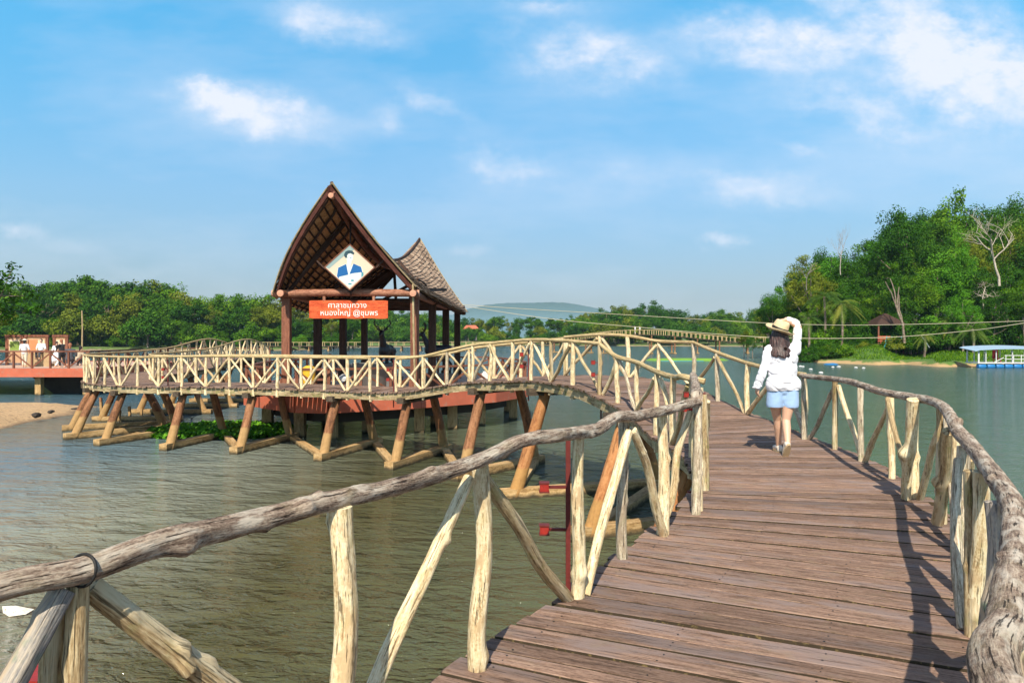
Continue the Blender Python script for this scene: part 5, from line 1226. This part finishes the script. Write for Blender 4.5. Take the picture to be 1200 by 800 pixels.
ch = empty('red_chair', ((1168.5-600)/900*(pd+1.0), pd+1.0, .62), 'bright red high backed chair on the pontoon', 'chair')
mb = MB(); mb.box(-.3,.3,-.3,.3,.35,.45); mb.build('seat', C_['red'], ch)
mb = MB(); mb.box(-.3,.3,.302,.40,.35,1.35); mb.box(-.22,.22,.302,.40,1.35,1.5); mb.build('backrest', C_['red'], ch)
for x in (-.25,.25):
    for y in (-.25,.25): mb = MB(); mb.box(x-.03,x+.03,y-.03,y+.03,0,.349); mb.build('leg', C_['red'], ch)
fl = [(938,429.5),(941,430),(950,433),(962,437),(976,430.5),(1003,431),(983,430),(1012,431.5)]
f0 = None
for k, (u, v) in enumerate(fl):
    d_ = EYE*900/(v-395)
    if f0 is None:
        bm = bmesh.new(); ellipsoid(bm, (0,0,.04), (.22,.16,.10)); me = bpy.data.meshes.new('float_buoy'); bm.to_mesh(me); bm.free(); me.materials.append(M['white'])
        for p_ in me.polygons: p_.use_smooth = True
        o = f0 = bpy.data.objects.new('float_buoy', me)
    else: o = f0.copy()
    col.objects.link(o); o.location = ((u-600)/900*d_, d_, 0); o.rotation_euler = (0,0,k); tag(o, 'white float bobbing near the foot of the wooded bank', 'float', 'white floats near the right bank')
def tarp(u, v, w_, h_, mat, label):
    d_ = EYE*900/(v-395); mb = MB(); n = 14; V = []
    for i in range(n+1):
        for j in range(n+1):
            a, b_ = -1+2*i/n, -1+2*j/n; r = max(0, 1-(abs(a)**3+abs(b_)**3)); V.append((a*w_, b_*.8, -.1+h_*r**.5*(1+.5*noise.noise(Vector((a*3,b_*3,u))))))
    mb.add(V, [(i*(n+1)+j, (i+1)*(n+1)+j, (i+1)*(n+1)+j+1, i*(n+1)+j+1) for i in range(n) for j in range(n)], 0, smooth=True); o = mb.build('tarpaulin', mat); o.location = ((u-600)/900*d_, d_, 0.02); tag(o, label, 'tarpaulin')
tarp(974, 427, .9, .22, M['blue'], 'crumpled blue tarpaulin at the waterline of the wooded bank')
tarp(1014, 423.5, .9, .35, M['white'], 'white sheet lying on the shore below the hut')
pl = MB(); pl.bar((0,0,0),(-1.0,0,1.5),.14,.1); o = pl.build('leaning_plank', M['white']); o.location = ((1089-600)/900*100, 100, fz(407,100)); tag(o, 'short white plank leaning on the grassy right bank', 'plank')
# floating weed raft
m, nt, b = newmat('floating_weed'); t = NT(nt); g_ = t.node('ShaderNodeNewGeometry'); nn = t.noise(g_.outputs['Position'], 2.5, 5, .7)
nt.links.new(t.mix(nn, (0.06,0.16,0.015), (0.22,0.42,0.04)), b.inputs['Base Color']); b.inputs['Roughness'].default_value = .9; t.bump(nn, 1, .15, b); M['weed'] = m
d_ = EYE*900/27.3; cx = (806-600)/900*d_; mb = MB(); n = 60; V = [(cx, d_, .34)]
for ring, rz_ in ((.85,.30),(1.0,-.03)):
    for k in range(n):
        a = 2*math.pi*k/n; rad = 1+.25*noise.noise(Vector((math.cos(a)*2, math.sin(a)*2, 0))); V.append((cx+math.cos(a)*6.0*ring*rad, d_+math.sin(a)*2.8*ring*rad, rz_))
fs = [(0, 1+k, 1+(k+1) % n) for k in range(n)]+[(1+k, 1+n+k, 1+n+(k+1) % n, 1+(k+1) % n) for k in range(n)]
mb.add(V, fs, 0, smooth=True); tag(mb.build('floating_weed', M['weed']), 'bright green raft of floating weed on the open lake', 'weed', kind='stuff')
mb = MB(); mb.tube([(cx-4.5,d_-3.1,.03),(cx-1,d_-3.4,.03),(cx+1.5,d_-3.2,.03)], .05, 6); o = mb.build('float_line', M['turq']); tag(o, 'turquoise float line along the front of the weed raft', 'float line')
# floating scrap near the corner, stones and driftwood on the spit
mb = MB(); V = [(-.17,-.02,.02),(-.05,-.09,.0),(.14,-.07,.02),(.17,.05,.04),(.0,.09,.05),(-.15,.05,.07),(-.02,0,.10),(-.20,.01,.09)]
mb.add(V, [(0,1,6),(1,2,6),(2,3,6),(3,4,6),(4,5,6),(5,7,6),(7,0,6),(0,5,4,3,2,1)]); o = mb.build('foam_scrap', M['foam']); o.location = W(21, 719, 9.45); o.location.z = .0; tag(o, 'torn white foam scrap floating near the bottom left', 'litter')
rk = [(43,487,.30,.15),(60,483,.2,.10),(88,479.5,.28,.06)]
for k, (u, v, w_, h_) in enumerate(rk):
    d_ = (EYE-.25)*900/(v-395); bm = bmesh.new(); bmesh.ops.create_icosphere(bm, subdivisions=3, radius=1)
    for vv in bm.verts: vv.co *= 1+.35*noise.noise(vv.co*1.6+Vector((k*5,0,0))); vv.co.x *= w_*.5; vv.co.y *= .2; vv.co.z *= h_*.7
    me = bpy.data.meshes.new('rock'); bm.to_mesh(me); bm.free(); me.materials.append(M['conc_dark']); o = bpy.data.objects.new('rock', me); col.objects.link(o); o.location = ((u-600)/900*d_, d_, .28); tag(o, 'dark stone lying on the sand spit', 'rock', 'dark stones scattered on the sand spit')
# cables across the lake with their mast (hidden behind the pavilion column)
pole = MB(); pole.tube([(0,0,0),(0,0,7.2)], .13, 8); o = pole.build('cable_mast', M['dark']); o.location = ((535.5-600)/900*64, 64, -.5); tag(o, 'dark mast behind the rear pavilion column carrying the two cables', 'mast')
def cable(pts, label):
    L = []
    for (u, v, d_) in pts: L.append(W(u, v, d_))
    mb = MB(); mb.tube(spline(L, 1.0), .022, 5); o = mb.build('cable', M['rope']); tag(o, label, 'cable')
cable([(536,356.5,64),(600,361,65),(720,368,67),(880,377.5,66),(960,380.5,64),(1040,380.5,60),(1200,376,54),(1500,362,44)], 'upper slack cable stretched over the lake to the right edge')
cable([(536,357.5,64),(645,373.5,60),(750,383.5,60),(855,392.5,58),(935,396.3,56),(1040,395.2,53),(1130,388,50),(1200,378.5,47),(1500,330,40)], 'lower slack cable stretched over the lake, sagging towards the hut')
# ------------------------------------------------------------------ foliage
def leafmat(name, c0, c1, c2, hue=.35):
    m, nt, b = newmat(name); t = NT(nt); oi = t.node('ShaderNodeObjectInfo')
    tn = t.attr('tint', 'Fac'); f = t.math('ADD', t.math('MULTIPLY', tn, .75), t.math('MULTIPLY', t.math('SUBTRACT', oi.outputs['Random'], .5), hue), clamp=True)
    c = t.ramp(f, [(0.0, c0), (0.5, c1), (1.0, c2)])
    nt.links.new(c, b.inputs['Base Color']); b.inputs['Roughness'].default_value = .7; b.inputs['Specular IOR Level'].default_value = .10
    tr = t.node('ShaderNodeBsdfTranslucent'); nt.links.new(t.mix(1.0, c, (1.3,1.4,.5), 'MULTIPLY'), tr.inputs['Color'])
    mx = t.node('ShaderNodeMixShader'); mx.inputs[0].default_value = .22; nt.links.new(b.outputs[0], mx.inputs[1]); nt.links.new(tr.outputs[0], mx.inputs[2])
    nt.links.new(mx.outputs[0], nt.nodes['Material Output'].inputs['Surface']); return m
M['leaf'] = leafmat('foliage', (0.020,0.065,0.004), (0.080,0.190,0.008), (0.27,0.40,0.022))
M['leafdark'] = leafmat('dark_foliage', (0.015,0.052,0.005), (0.040,0.125,0.008), (0.13,0.25,0.018))
M['leafolive'] = leafmat('olive_foliage', (0.055,0.09,0.008), (0.15,0.19,0.014), (0.30,0.31,0.035))
M['leafbright'] = leafmat('bright_foliage', (0.04,0.15,0.010), (0.10,0.27,0.015), (0.24,0.42,0.035))
M['leafbrown'] = leafmat('dry_foliage', (0.13,0.07,0.03), (0.24,0.15,0.06), (0.28,0.22,0.08))
M['palm'] = leafmat('palm_frond', (0.04,0.10,0.015), (0.13,0.20,0.03), (0.38,0.34,0.06))
M['bark'] = wood('tree_bark', [(0.08,0.055,0.04),(0.19,0.14,0.10),(0.34,0.27,0.21)], (5,5,1.0), .5)
M['greybark'] = wood('grey_twigs', [(0.16,0.13,0.11),(0.30,0.25,0.22),(0.42,0.36,0.32)], (5,5,1.0), .2)
M['palebark'] = wood('bleached_bark', [(0.34,0.27,0.20),(0.55,0.46,0.36),(0.68,0.59,0.48)], (5,5,1.0), .2)
def crown_mesh(name, seed, n_cl, per, leaf, cr_, H, base, asp=1.0, clr=(.10,.17), flat=.75, spread=1.0):
    """leaf quads gathered in clumps through the crown; unit: tree height H"""
    rr = random.Random(seed); V = []; Fc = []; T = []; cl = []
    for k in range(n_cl):
        while True:
            p = Vector((rr.uniform(-1,1), rr.uniform(-1,1), rr.uniform(-1,1)))
            if p.length > 1 or p.length < .35: continue
            break
        p = p*(.75+.25*noise.noise(p*1.8+Vector((seed*3.1,0,0)))*2.2)*spread
        c = Vector((p.x*cr_, p.y*cr_*asp, base+(H-base)*(.5+.5*p.z*.92))); cl.append((c, rr.uniform(*clr)*H, rr.random()))
    for (c, rad, tn) in cl:
        for _ in range(per):
            d_ = Vector((rr.gauss(0,1), rr.gauss(0,1), rr.gauss(0,1))).normalized(); q = rr.uniform(.45, 1.0)
            pos = c+Vector((d_.x*rad*q, d_.y*rad*q, d_.z*rad*q*flat))
            nrm = (d_*.7+Vector((rr.gauss(0,.5), rr.gauss(0,.5), rr.gauss(0,.5)+.55))).normalized()
            a = nrm.cross(Vector((rr.gauss(0,1), rr.gauss(0,1), rr.gauss(0,1)))).normalized(); b_ = nrm.cross(a)
            s_ = leaf*rr.uniform(.6, 1.3); i = len(V)
            V += [pos-a*s_, pos-b_*s_*.5, pos+a*s_, pos+b_*s_*.5]; Fc.append((i, i+1, i+2, i+3))
            T += [max(0, min(1, tn*.6+rr.random()*.4))]*4
    return V, Fc, T, cl
def make_tree(kind, seed, H, cr_, base, n_cl, per, leaf, mat, trunk_r=.16, barkmat='bark', **kw):
    V, Fc, T, cl = crown_mesh('crown', seed, n_cl, per, leaf, cr_, H, base, **kw)
    mb = MB(); mb.add(V, Fc, 0, [(0,0,0)]*len(V), T, False)
    tk = MB(); rr = random.Random(seed+99); top = Vector((rr.uniform(-.3,.3), rr.uniform(-.3,.3), base+(H-base)*.7))
    tp = spline([(0,0,-.6), (rr.uniform(-.15,.15), rr.uniform(-.15,.15), base*.6), tuple(top*.75), tuple(top)], H*.05)
    tk.tube(tp, [trunk_r*(1.15-.95*i/len(tp)) for i in range(len(tp))], 8)
    for k, (c, rad, tn) in enumerate(sorted(cl, key=lambda q: rr.random())[:9]):
        s0 = tp[int(len(tp)*rr.uniform(.4, .85))]; mid = s0.lerp(c, .5)+Vector((0,0,-.15)); L = spline([s0, mid, c], H*.06)
        tk.tube(L, [trunk_r*.42*(1-.8*i/len(L)) for i in range(len(L))], 5)
    return mb, tk, mat, barkmat
protos = {}
def tree_proto(key, *a, **k):
    mb, tk, mt, bk = make_tree(key, *a, **k)
    cr_ = mb.build('crown', M[mt]); tr = tk.build('trunk', M[bk]); protos[key] = (cr_.data, tr.data); bpy.data.objects.remove(cr_); bpy.data.objects.remove(tr)
def place(key, x, y, z, s, rz, label, cat='tree', group=None, name='broadleaf_tree', crownmat=None, sxy=1.0):
    root = empty(name, (x, y, z), label, cat, group, rz); root.scale = (s*sxy, s*sxy, s)
    for nm, me in zip(('crown', 'trunk'), protos[key]):
        o = bpy.data.objects.new(nm, me); col.objects.link(o); o.parent = root
        if nm == 'crown' and crownmat: o.material_slots[0].link = 'OBJECT'; o.material_slots[0].material = M[crownmat]
    return root
# prototypes, all 10 units tall
tree_proto('round1', 1, 10, 3.6, 3.0, 46, 120, .20, 'leaf', clr=(.085,.15))
tree_proto('round2', 2, 10, 4.2, 3.4, 50, 115, .20, 'leafdark', clr=(.08,.15))
tree_proto('tall1', 3, 10, 2.7, 2.6, 44, 110, .17, 'leaf', clr=(.07,.125))
tree_proto('wide1', 4, 10, 4.6, 4.4, 50, 110, .20, 'leafolive', clr=(.075,.13), flat=.55)
tree_proto('loose1', 5, 10, 3.6, 3.6, 34, 85, .17, 'leaf', clr=(.06,.105), spread=1.08)
tree_proto('tall2', 6, 10, 3.0, 1.6, 54, 110, .18, 'leafdark', clr=(.075,.13))
tree_proto('bush1', 7, 10, 7.5, 0.2, 34, 110, .42, 'leaf', clr=(.18,.30), trunk_r=.3)
tree_proto('bush2', 8, 10, 8.0, 0.0, 36, 110, .40, 'leafbright', clr=(.16,.28), trunk_r=.3)
tree_proto('fine1', 9, 10, 3.9, 2.4, 90, 130, .105, 'leafdark', clr=(.055,.10))
tree_proto('fine2', 10, 10, 3.7, 2.8, 84, 130, .105, 'leaf', clr=(.055,.10))
tree_proto('fine3', 11, 10, 4.4, 3.6, 80, 120, .10, 'leafolive', clr=(.05,.09), flat=.6)
tree_proto('fine4', 12, 10, 3.3, 1.8, 84, 130, .105, 'leafbright', clr=(.055,.10))

RT = random.Random(77)
def sil(tab, u):
    for (u0, v0), (u1, v1) in zip(tab, tab[1:]):
        if u0 <= u <= u1: return v0+(v1-v0)*(u-u0)/(u1-u0)
    return tab[0][1] if u < tab[0][0] else tab[-1][1]
# far forest behind the lake, left --------------------------------------------------------
SL = [(-260,325),(0,334),(40,330),(75,332),(105,327),(135,331),(165,328),(195,334),(230,342),(262,345),(300,342),(330,352),(360,356),(400,358),(470,362),(540,372),(600,374),(660,374),(690,366),(715,360),(765,358),(790,366),(860,366),(900,362),(1000,362)]
kinds = ['round1','round2','tall1','wide1','loose1','tall2','round1','tall2']
def far_row(u0, u1, du, dfun, drop, label, grp, keys, zb=.8, jit=.35):
    u = u0
    while u < u1:
        d_ = dfun(u)*RT.uniform(.97, 1.03); v = sil(SL, u)+drop+RT.uniform(-3.0, 5.0); H = EYE+(395-v)/900*d_-zb
        k = RT.choice(keys); 
        place(k, (u-600)/900*d_, d_, zb, max(.25, H/10*1.10), RT.uniform(0, 6.28), label, 'tree', grp, 'broadleaf_tree' if not k.startswith('bush') else 'bush', sxy=RT.uniform(.9, 1.15), crownmat=RT.choice(['leaf','leafdark','leafdark','leaf','leafolive']))
        u += du*RT.uniform(1-jit, 1+jit)
def scrub(u0, u1, du, d_, sc, label, grp, mats):
    u = u0
    while u < u1:
        place(RT.choice(['bush1','bush2']), (u-600)/900*d_, d_*RT.uniform(.99,1.01), .5, sc*RT.uniform(.7,1.25), RT.uniform(0,6.28), label, 'bush', grp, 'bush', crownmat=RT.choice(mats)); u += du*RT.uniform(.7, 1.3)
scrub(-250, 420, 14, 212, .66, 'tall scrub between the trunks of the far left forest', 'scrub of the far left forest', ['leafdark','leaf'])
scrub(-250, 420, 20, 199, .34, 'leafy scrub on the waterline of the far left shore', 'waterline scrub of the far left forest', ['leaf','leafdark','leafbright'])
scrub(415, 1010, 16, 318, .62, 'scrub closing the foot of the distant wood', 'scrub of the distant wood', ['leafdark','leaf'])
dl = lambda u: 200 if u < 420 else 290
far_row(-250, 420, 17, lambda u: 222, 0, 'tall green tree at the back of the forest on the far left shore', 'back row of the far left forest', ['round1','round2','tall1','tall2','wide1'])
far_row(-250, 420, 18, lambda u: 207, 16, 'green tree in the front of the forest on the far left shore', 'front row of the far left forest', ['round1','round2','tall1','loose1','tall2','wide1'])
far_row(-250, 420, 17, lambda u: 200, 38, 'low leafy tree or thicket at the waterline of the far left shore', 'waterline thicket of the far left forest', ['tall2','bush1','round1','bush2'])
far_row(415, 1010, 13, lambda u: 330, 0, 'small distant tree of the wood beyond the middle of the lake', 'distant wood beyond the lake', ['round1','round2','tall1','loose1','tall2','wide1'])
far_row(415, 1010, 13, lambda u: 305, 10, 'small distant tree in front of the wood beyond the middle of the lake', 'front of the distant wood', ['round1','round2','tall2','bush1'])
far_row(415, 1010, 13, lambda u: 292, 18, 'distant shrub at the edge of the field beyond the middle of the lake', 'shrubs along the distant field', ['bush1','bush2','tall2'])
# red roofed house and tawny bare trees of the far shore
hs = empty('far_house', ((552-600)/900*313, 313, 1.4), 'little house with brick red roof on the distant shore, right of the pavilion', 'house')
mb = MB(); mb.box(-3,3,-2,2,0,2.6); mb.build('wall', M['conc'], hs)
mb = MB(); mb.add([(-3.6,-2.6,2.5),(3.6,-2.6,2.5),(3.6,2.6,2.5),(-3.6,2.6,2.5),(-2,0,5.2),(2,0,5.2)], [(3,2,1,0),(0,1,5,4),(2,3,4,5),(1,2,5),(3,0,4)]); mb.build('roof', M['redconc'], hs)
hs.scale = (.95,.7,.55); hs.location.z = 5.4
mb = MB(); mb.box(-2.6,2.6,-1.6,1.6,-5.9,-.003); mb.build('basement', M['grey'], hs)
# near tree whose branches enter at the left edge
tree_proto('sparse', 21, 10, 4.4, 3.4, 70, 26, .19, 'leafdark', clr=(.05,.09), spread=1.05)
place('sparse', -34.6, 50, 0.2, .94, 1.1, 'dark leaved tree reaching in from beyond the left edge of the photo', name='shore_tree')
place('fine3', -44, 64, .2, .72, 1.1, 'olive leaved tree standing just behind the pier boards at the left edge', name='shore_tree')
v = []; mb = MB()
# wooded bank on the right -----------------------------------------------------------------
SR = [(868,376),(885,356),(900,342),(915,328),(932,310),(950,291),(965,284),(985,284),(1000,292),(1020,286),(1030,262),(1045,244),(1062,238),(1080,250),(1095,240),(1108,226),(1125,232),(1142,238),(1160,230),(1180,226),(1200,230),(1260,240),(1400,245)]
def gh(x, y):
    if x < 38.5+(y-106)*.36+.5: return .3
    s_ = dist_bank(x, y); return min(bank_h(s_, .5), 6.0)
def bank_row(u0, u1, du, d0, drop, keys, label, grp, mats, jit=.3):
    u = u0
    while u < u1:
        d_ = d0*RT.uniform(.96, 1.04); x = (u-600)/900*d_; z = gh(x, d_)-.1; v = sil(SR, u)+drop*RT.uniform(.7, 1.3)+RT.uniform(-2, 4); H = EYE+(395-v)/900*d_-z
        if H > 2.0:
            k = RT.choice(keys); place(k, x, d_, z, H/10*1.02, RT.uniform(0, 6.28), label, 'tree', grp, 'broadleaf_tree', sxy=RT.uniform(.62, .85) if H > 16 else RT.uniform(.85, 1.1), crownmat=RT.choice(mats))
        u += du*RT.uniform(1-jit, 1+jit)
bank_row(905, 1330, 25, 140, 2, ['fine1','fine2','fine4'], 'tall dense tree on the skyline of the wooded right bank', 'skyline trees of the right bank', ['leafdark','leaf','leafdark'])
bank_row(872, 1330, 23, 128, 16, ['fine1','fine2','fine3'], 'dense tree just below the skyline of the wooded right bank', 'second row of the right bank', ['leafdark','leaf','leafolive','leafbright'])
bank_row(882, 1330, 24, 121, 38, ['fine1','fine2','fine3','fine4'], 'mid-height tree on the slope of the wooded right bank', 'third row of the right bank', ['leafdark','leaf','leafolive','leaf'])
bank_row(900, 1330, 25, 115, 72, ['fine1','fine2','fine4','fine3'], 'lower tree in the shade of the slope of the right bank', 'fourth row of the right bank', ['leafdark','leafdark','leaf','leafbright'])
bank_row(930, 1330, 17, 110, 105, ['fine1','fine4','fine2'], 'small tree near the shore of the wooded right bank', 'shore row of the right bank', ['leaf','leafdark','leafdark'])
for d0, dr, mats in ((138, 2, ['leafdark','leaf']), (122, 40, ['leaf','leafolive','leafdark']), (108, 95, ['leaf','leafdark'])):
    bank_row(1335, 1960, 44, d0, dr, ['fine1','fine2','fine4'], 'tree of the wooded right bank beyond the right edge of the photo', 'right bank trees beyond the frame', mats)
def single(key, u, vtop, d_, label, mat, sxy=.8, name='broadleaf_tree'):
    x = (u-600)/900*d_; z = gh(x, d_)-.1; H = EYE+(395-vtop)/900*d_-z; place(key, x, d_, z, H/10, RT.uniform(0, 6), label, name=name, crownmat=mat, sxy=sxy)
single('loose1', 1110, 221, 138, 'airy tree whose thin crown tops the right bank skyline', 'leaf', .55)
single('fine2', 1062, 236, 118, 'broad dark tree at the shoulder of the right bank, tallest left of the airy one', 'leafdark', .72)
single('fine4', 1122, 262, 112, 'bright yellow-green tree in the upper middle of the right bank', 'leafbright', .5)
single('fine3', 948, 298, 116, 'brownish olive tree left of the bare grey one', 'leafolive', .75)
single('fine1', 906, 342, 122, 'dark tree forming the left end of the wooded right bank', 'leafdark', .85)
single('fine4', 1128, 335, 100, 'light green tree over the middle of the grassy mound', 'leafbright', .9)
single('fine1', 1165, 338, 101, 'dark tree above the pontoon roof', 'leafdark', .85); single('fine2', 1200, 322, 100, 'green tree at the right edge above the pontoon', 'leaf', .85)
# bare trees
def bare(u, vtop, vbase, d_, label, seed, spread=.55, depth=5, tr=.2, up=.5, mat='palebark'):
    base = Vector(((u-600)/900*d_, d_, fz(vbase, d_))); H = (vbase-vtop)/900*d_; root = empty('bare_tree', base, label, 'tree'); rr = random.Random(seed); mb = MB(); bmb = MB()
    def grow(p, dr, L, r, lev):
        q = p; pts = [p]; 
        for k in range(4):
            dr = (dr+Vector((rr.gauss(0,.12), rr.gauss(0,.12), rr.gauss(0,.08)+.04))).normalized(); q = q+dr*L/4; pts.append(q)
        (mb if lev == 0 else bmb).tube(pts, [r*(1-.45*k/4) for k in range(5)], 7 if lev < 2 else 4, cap=False)
        if lev < depth:
            for k in range(rr.choice((2, 3, 3)) if lev else 4):
                ax = Vector((rr.gauss(0,1), rr.gauss(0,1), rr.gauss(0,.4))).normalized(); nd = (dr*.75+ax*spread+Vector((0,0,up*.25))).normalized()
                grow(pts[rr.choice((2,3,4))] if lev or k else pts[4], nd, L*rr.uniform(.55,.75), r*.52, lev+1)
    grow(Vector((0,0,0)), Vector((0,0,1)), H*.42, tr, 0)
    mb.build('trunk', M[mat], root); bmb.build('branches', M[mat], root)
bare(1171, 232, 335, 106, 'bleached bare tree with pale forking trunk on the right bank', 5, .75, 5, .19)
bare(985, 262, 322, 118, 'grey leafless tree with fine upright twigs on the skyline', 8, .42, 5, .07, 1.4, 'greybark')
bare(1152, 318, 362, 104, 'small bleached bare tree with spreading level branches below the pale forked one', 14, 1.1, 5, .09, -.2)
bare(945, 296, 340, 112, 'pale branched snag at the left of the right bank', 19, .8, 4, .08, .5, 'greybark')
bare(1060, 292, 402, 102, 'tall reddish bare trunk standing in the middle of the right bank', 29, .25, 1, .20, 2.2, 'bark')
# palms
def palm(u, v, d_, s_, label, seed, yellow=False):
    x = (u-600)/900*d_; z0 = gh(x, d_); zt = fz(v, d_); root = empty('palm_tree', (x, d_, z0), label, 'palm'); rr = random.Random(seed)
    tk = MB(); tk.tube(spline([(0,0,-.4),(.15,0,(zt-z0)*.5),(0,0,zt-z0)], .5), .16, 8); tk.build('trunk', M['bark'], root); mb = MB()
    for k in range(30):
        a = rr.uniform(0, 6.28); el = rr.uniform(-.5, 1.15); L = s_*rr.uniform(.8, 1.1); dh = Vector((math.cos(a), math.sin(a), 0)); tn = rr.random()*.6+(.35 if el < .2 else .05)
        P_ = []; 
        for i in range(13):
            f = i/12; P_.append(Vector((0,0,zt-z0))+dh*(L*f*math.cos(el*.8))+Vector((0,0,L*(math.sin(el)*f-.75*f*f))))
        sd = Vector((-dh.y, dh.x, 0))
        for i in range(1, 12):
            w_ = L*.24*math.sin(math.pi*min(1, .15+i/12*.85)); 
            for sg in (-1, 1):
                for h_ in (0, .5):
                    p0 = P_[i].lerp(P_[i+1], h_); p1 = p0+(P_[i+1]-P_[i]).normalized()*w_*.6+sd*sg*w_*.8-Vector((0,0,w_*.45)); wv = (P_[i+1]-P_[i])*.28
                    mb.add([p0, p0+wv, p1], [(0,1,2)], 0, None, tn)
    mb.build('fronds', M['palm'], root)
palm(966, 348, 108, 3.4, 'palm with drooping yellow-green fronds behind the woman\'s hat, left one', 1); palm(986, 356, 106, 3.0, 'palm with drooping yellow-green fronds behind the woman\'s hat, right one', 2)
palm(947, 372, 105, 2.4, 'low palm at the foot of the bank just right of the hat', 3); palm(1140, 385, 98, 2.4, 'young yellowish palm above the pontoon\'s left end', 4); palm(1112, 378, 102, 2.6, 'young palm on top of the grassy mound', 5)
palm(1083, 392, 100, 1.7, 'stubby yellow palm beside the leaning white plank', 6)
# undergrowth along the right shore: grass tufts and bushes
rr = random.Random(31)
for k in range(64):
    u = 928+k*5.9+rr.uniform(-4, 4); d_ = rr.uniform(107, 112) if u < 1060 else rr.uniform(101, 112); x = (u-600)/900*d_; z = gh(x, d_)-.1
    place(rr.choice(['bush1','bush2']), x, d_, z, rr.uniform(.22, .48), rr.uniform(0, 6), 'rounded green bush low on the wooded right bank', 'bush', 'undergrowth bushes of the right bank', 'bush', crownmat=rr.choice(['leaf','leafdark','leafbright','leafdark']), sxy=.9)
for k in range(46):
    u = 926+k*3.4+rr.uniform(-2, 2); d_ = rr.uniform(101.5, 107); x = (u-600)/900*d_
    if x < 39+(d_-101)*.2: continue
    place(rr.choice(['bush1','bush2']), x, d_, gh(x, d_)-.1, rr.uniform(.12, .26), rr.uniform(0, 6), 'small shrub near the water at the left end of the right bank', 'bush', 'waterside shrubs at the left end of the right bank', 'bush', crownmat=rr.choice(['leaf','leafdark','leafdark','leafolive']))
def grass_stuff(name, label, pts_fn, n, h, w_, mat, seed=1, cat='grass'):
    rr = random.Random(seed); V = []; Fc = []; T = []
    for _ in range(n):
        q = pts_fn(rr)
        if q is None: continue
        x, y, z = q; a = rr.uniform(0, 6.28); hh = h*rr.uniform(.5, 1.2); ww = w_*rr.uniform(.6, 1.2); i = len(V); dx, dy = math.cos(a)*ww, math.sin(a)*ww; lx, ly = rr.gauss(0, hh*.35), rr.gauss(0, hh*.35)
        V += [(x-dx, y-dy, z-.03), (x+dx, y+dy, z-.03), (x+lx, y+ly, z+hh)]; Fc.append((i, i+1, i+2)); T += [rr.random()]*3
    mb = MB(); mb.add(V, Fc, 0, [(0,0,0)]*len(V), T); return tag(mb.build(name, mat), label, cat, kind='stuff')
# hyacinths below the walkway
def leafpatch(name, label, cx, cy, rx, ry, n, seed):
    rr = random.Random(seed); mb = MB(); V = []; Fc = []; T = []
    for _ in range(n):
        a = rr.uniform(0, 6.28); q = math.sqrt(rr.random()); x = cx+math.cos(a)*q*rx*(1+.3*noise.noise(Vector((math.cos(a)*2, math.sin(a)*2, seed)))); y = cy+math.sin(a)*q*ry
        z = rr.uniform(.06, .42)*(1-.5*q); s_ = rr.uniform(.06, .13); nrm = Vector((rr.gauss(0,.6), rr.gauss(0,.6)-.4, 1)).normalized(); b0 = nrm.cross(Vector((1,0,.2))).normalized(); b1 = nrm.cross(b0); c = Vector((x, y, z)); i = len(V)
        V += [c+b0*s_, c+b1*s_*.7+b0*s_*.3, c+b1*s_*.6-b0*s_*.5, c-b0*s_, c-b1*s_*.6-b0*s_*.5, c-b1*s_*.7+b0*s_*.3]; Fc.append(tuple(range(i, i+6))); T += [rr.random()]*6
    mb.add(V, Fc, 0, [(0,0,0)]*len(V), T); return tag(mb.build(name, M['leafbright']), label, 'water plants', kind='stuff')
leafpatch('water_hyacinth', 'mat of green water hyacinth between the trestle footings left of the pavilion', -10.2, 27.2, 2.6, 1.9, 4200, 3)
# concrete scraps and stakes under the bend of the walkway
rs = random.Random(8)
for k, (u, v, h) in enumerate([(153,487,.5),(138,491,.45),(120,488,.9),(165,484,.3)]):
    d_ = EYE*900/(v+3-395); mb = MB(); mb.bar((0,0,-.3),(rs.uniform(-.1,.1),0,h),.09,.09,up=Vector((0,1,0))); o = mb.build('stake', M['leg']); o.location = ((u-600)/900*d_, d_, 0); tag(o, 'short broken stake in the shallows by the bend of the walkway', 'stake', 'broken stakes under the walkway bend')
# reeds / grass on the far field and right mound
from mathutils.bvhtree import BVHTree
bo_ = bpy.data.objects['wooded_bank']; bvh = BVHTree.FromPolygons([v.co[:] for v in bo_.data.vertices], [p.vertices[:] for p in bo_.data.polygons])
def on_bank(rr):
    u = rr.uniform(925, 1290); d_ = rr.uniform(86, 116); x = (u-600)/900*d_; h = bvh.ray_cast(Vector((x, d_, 50)), Vector((0, 0, -1)))
    if h[0] is None or h[0].z < .55+.3*noise.noise(Vector((x*.4, d_*.4, 0))): return None
    return (x, d_, h[0].z)
grass_stuff('grass', 'tall green grass and weeds over the wooded right bank', on_bank, 60000, .26, .07, M['leaf'], 3)
# haze: one closed box of thin even air round the whole scene
hz_ = bpy.data.meshes.new('haze'); bmz = bmesh.new(); bmesh.ops.create_cube(bmz, size=1); bmz.to_mesh(hz_); bmz.free()
ho_ = bpy.data.objects.new('haze', hz_); col.objects.link(ho_); ho_.scale = (9600, 9600, 200); ho_.location = (0, 4200, 96)
hm = bpy.data.materials.new('haze_air'); hm.use_nodes = True; nt = hm.node_tree; nt.nodes.remove(nt.nodes['Principled BSDF'])
pv = nt.nodes.new('ShaderNodeVolumePrincipled'); pv.inputs['Color'].default_value = (0.55,0.80,1.0,1); pv.inputs['Density'].default_value = HAZE = 0.00010; pv.inputs['Anisotropy'].default_value = 0.0
nt.links.new(pv.outputs[0], nt.nodes['Material Output'].inputs['Volume']); hz_.materials.append(hm); tag(ho_, 'pale even haze over the lake', 'haze', kind='stuff')
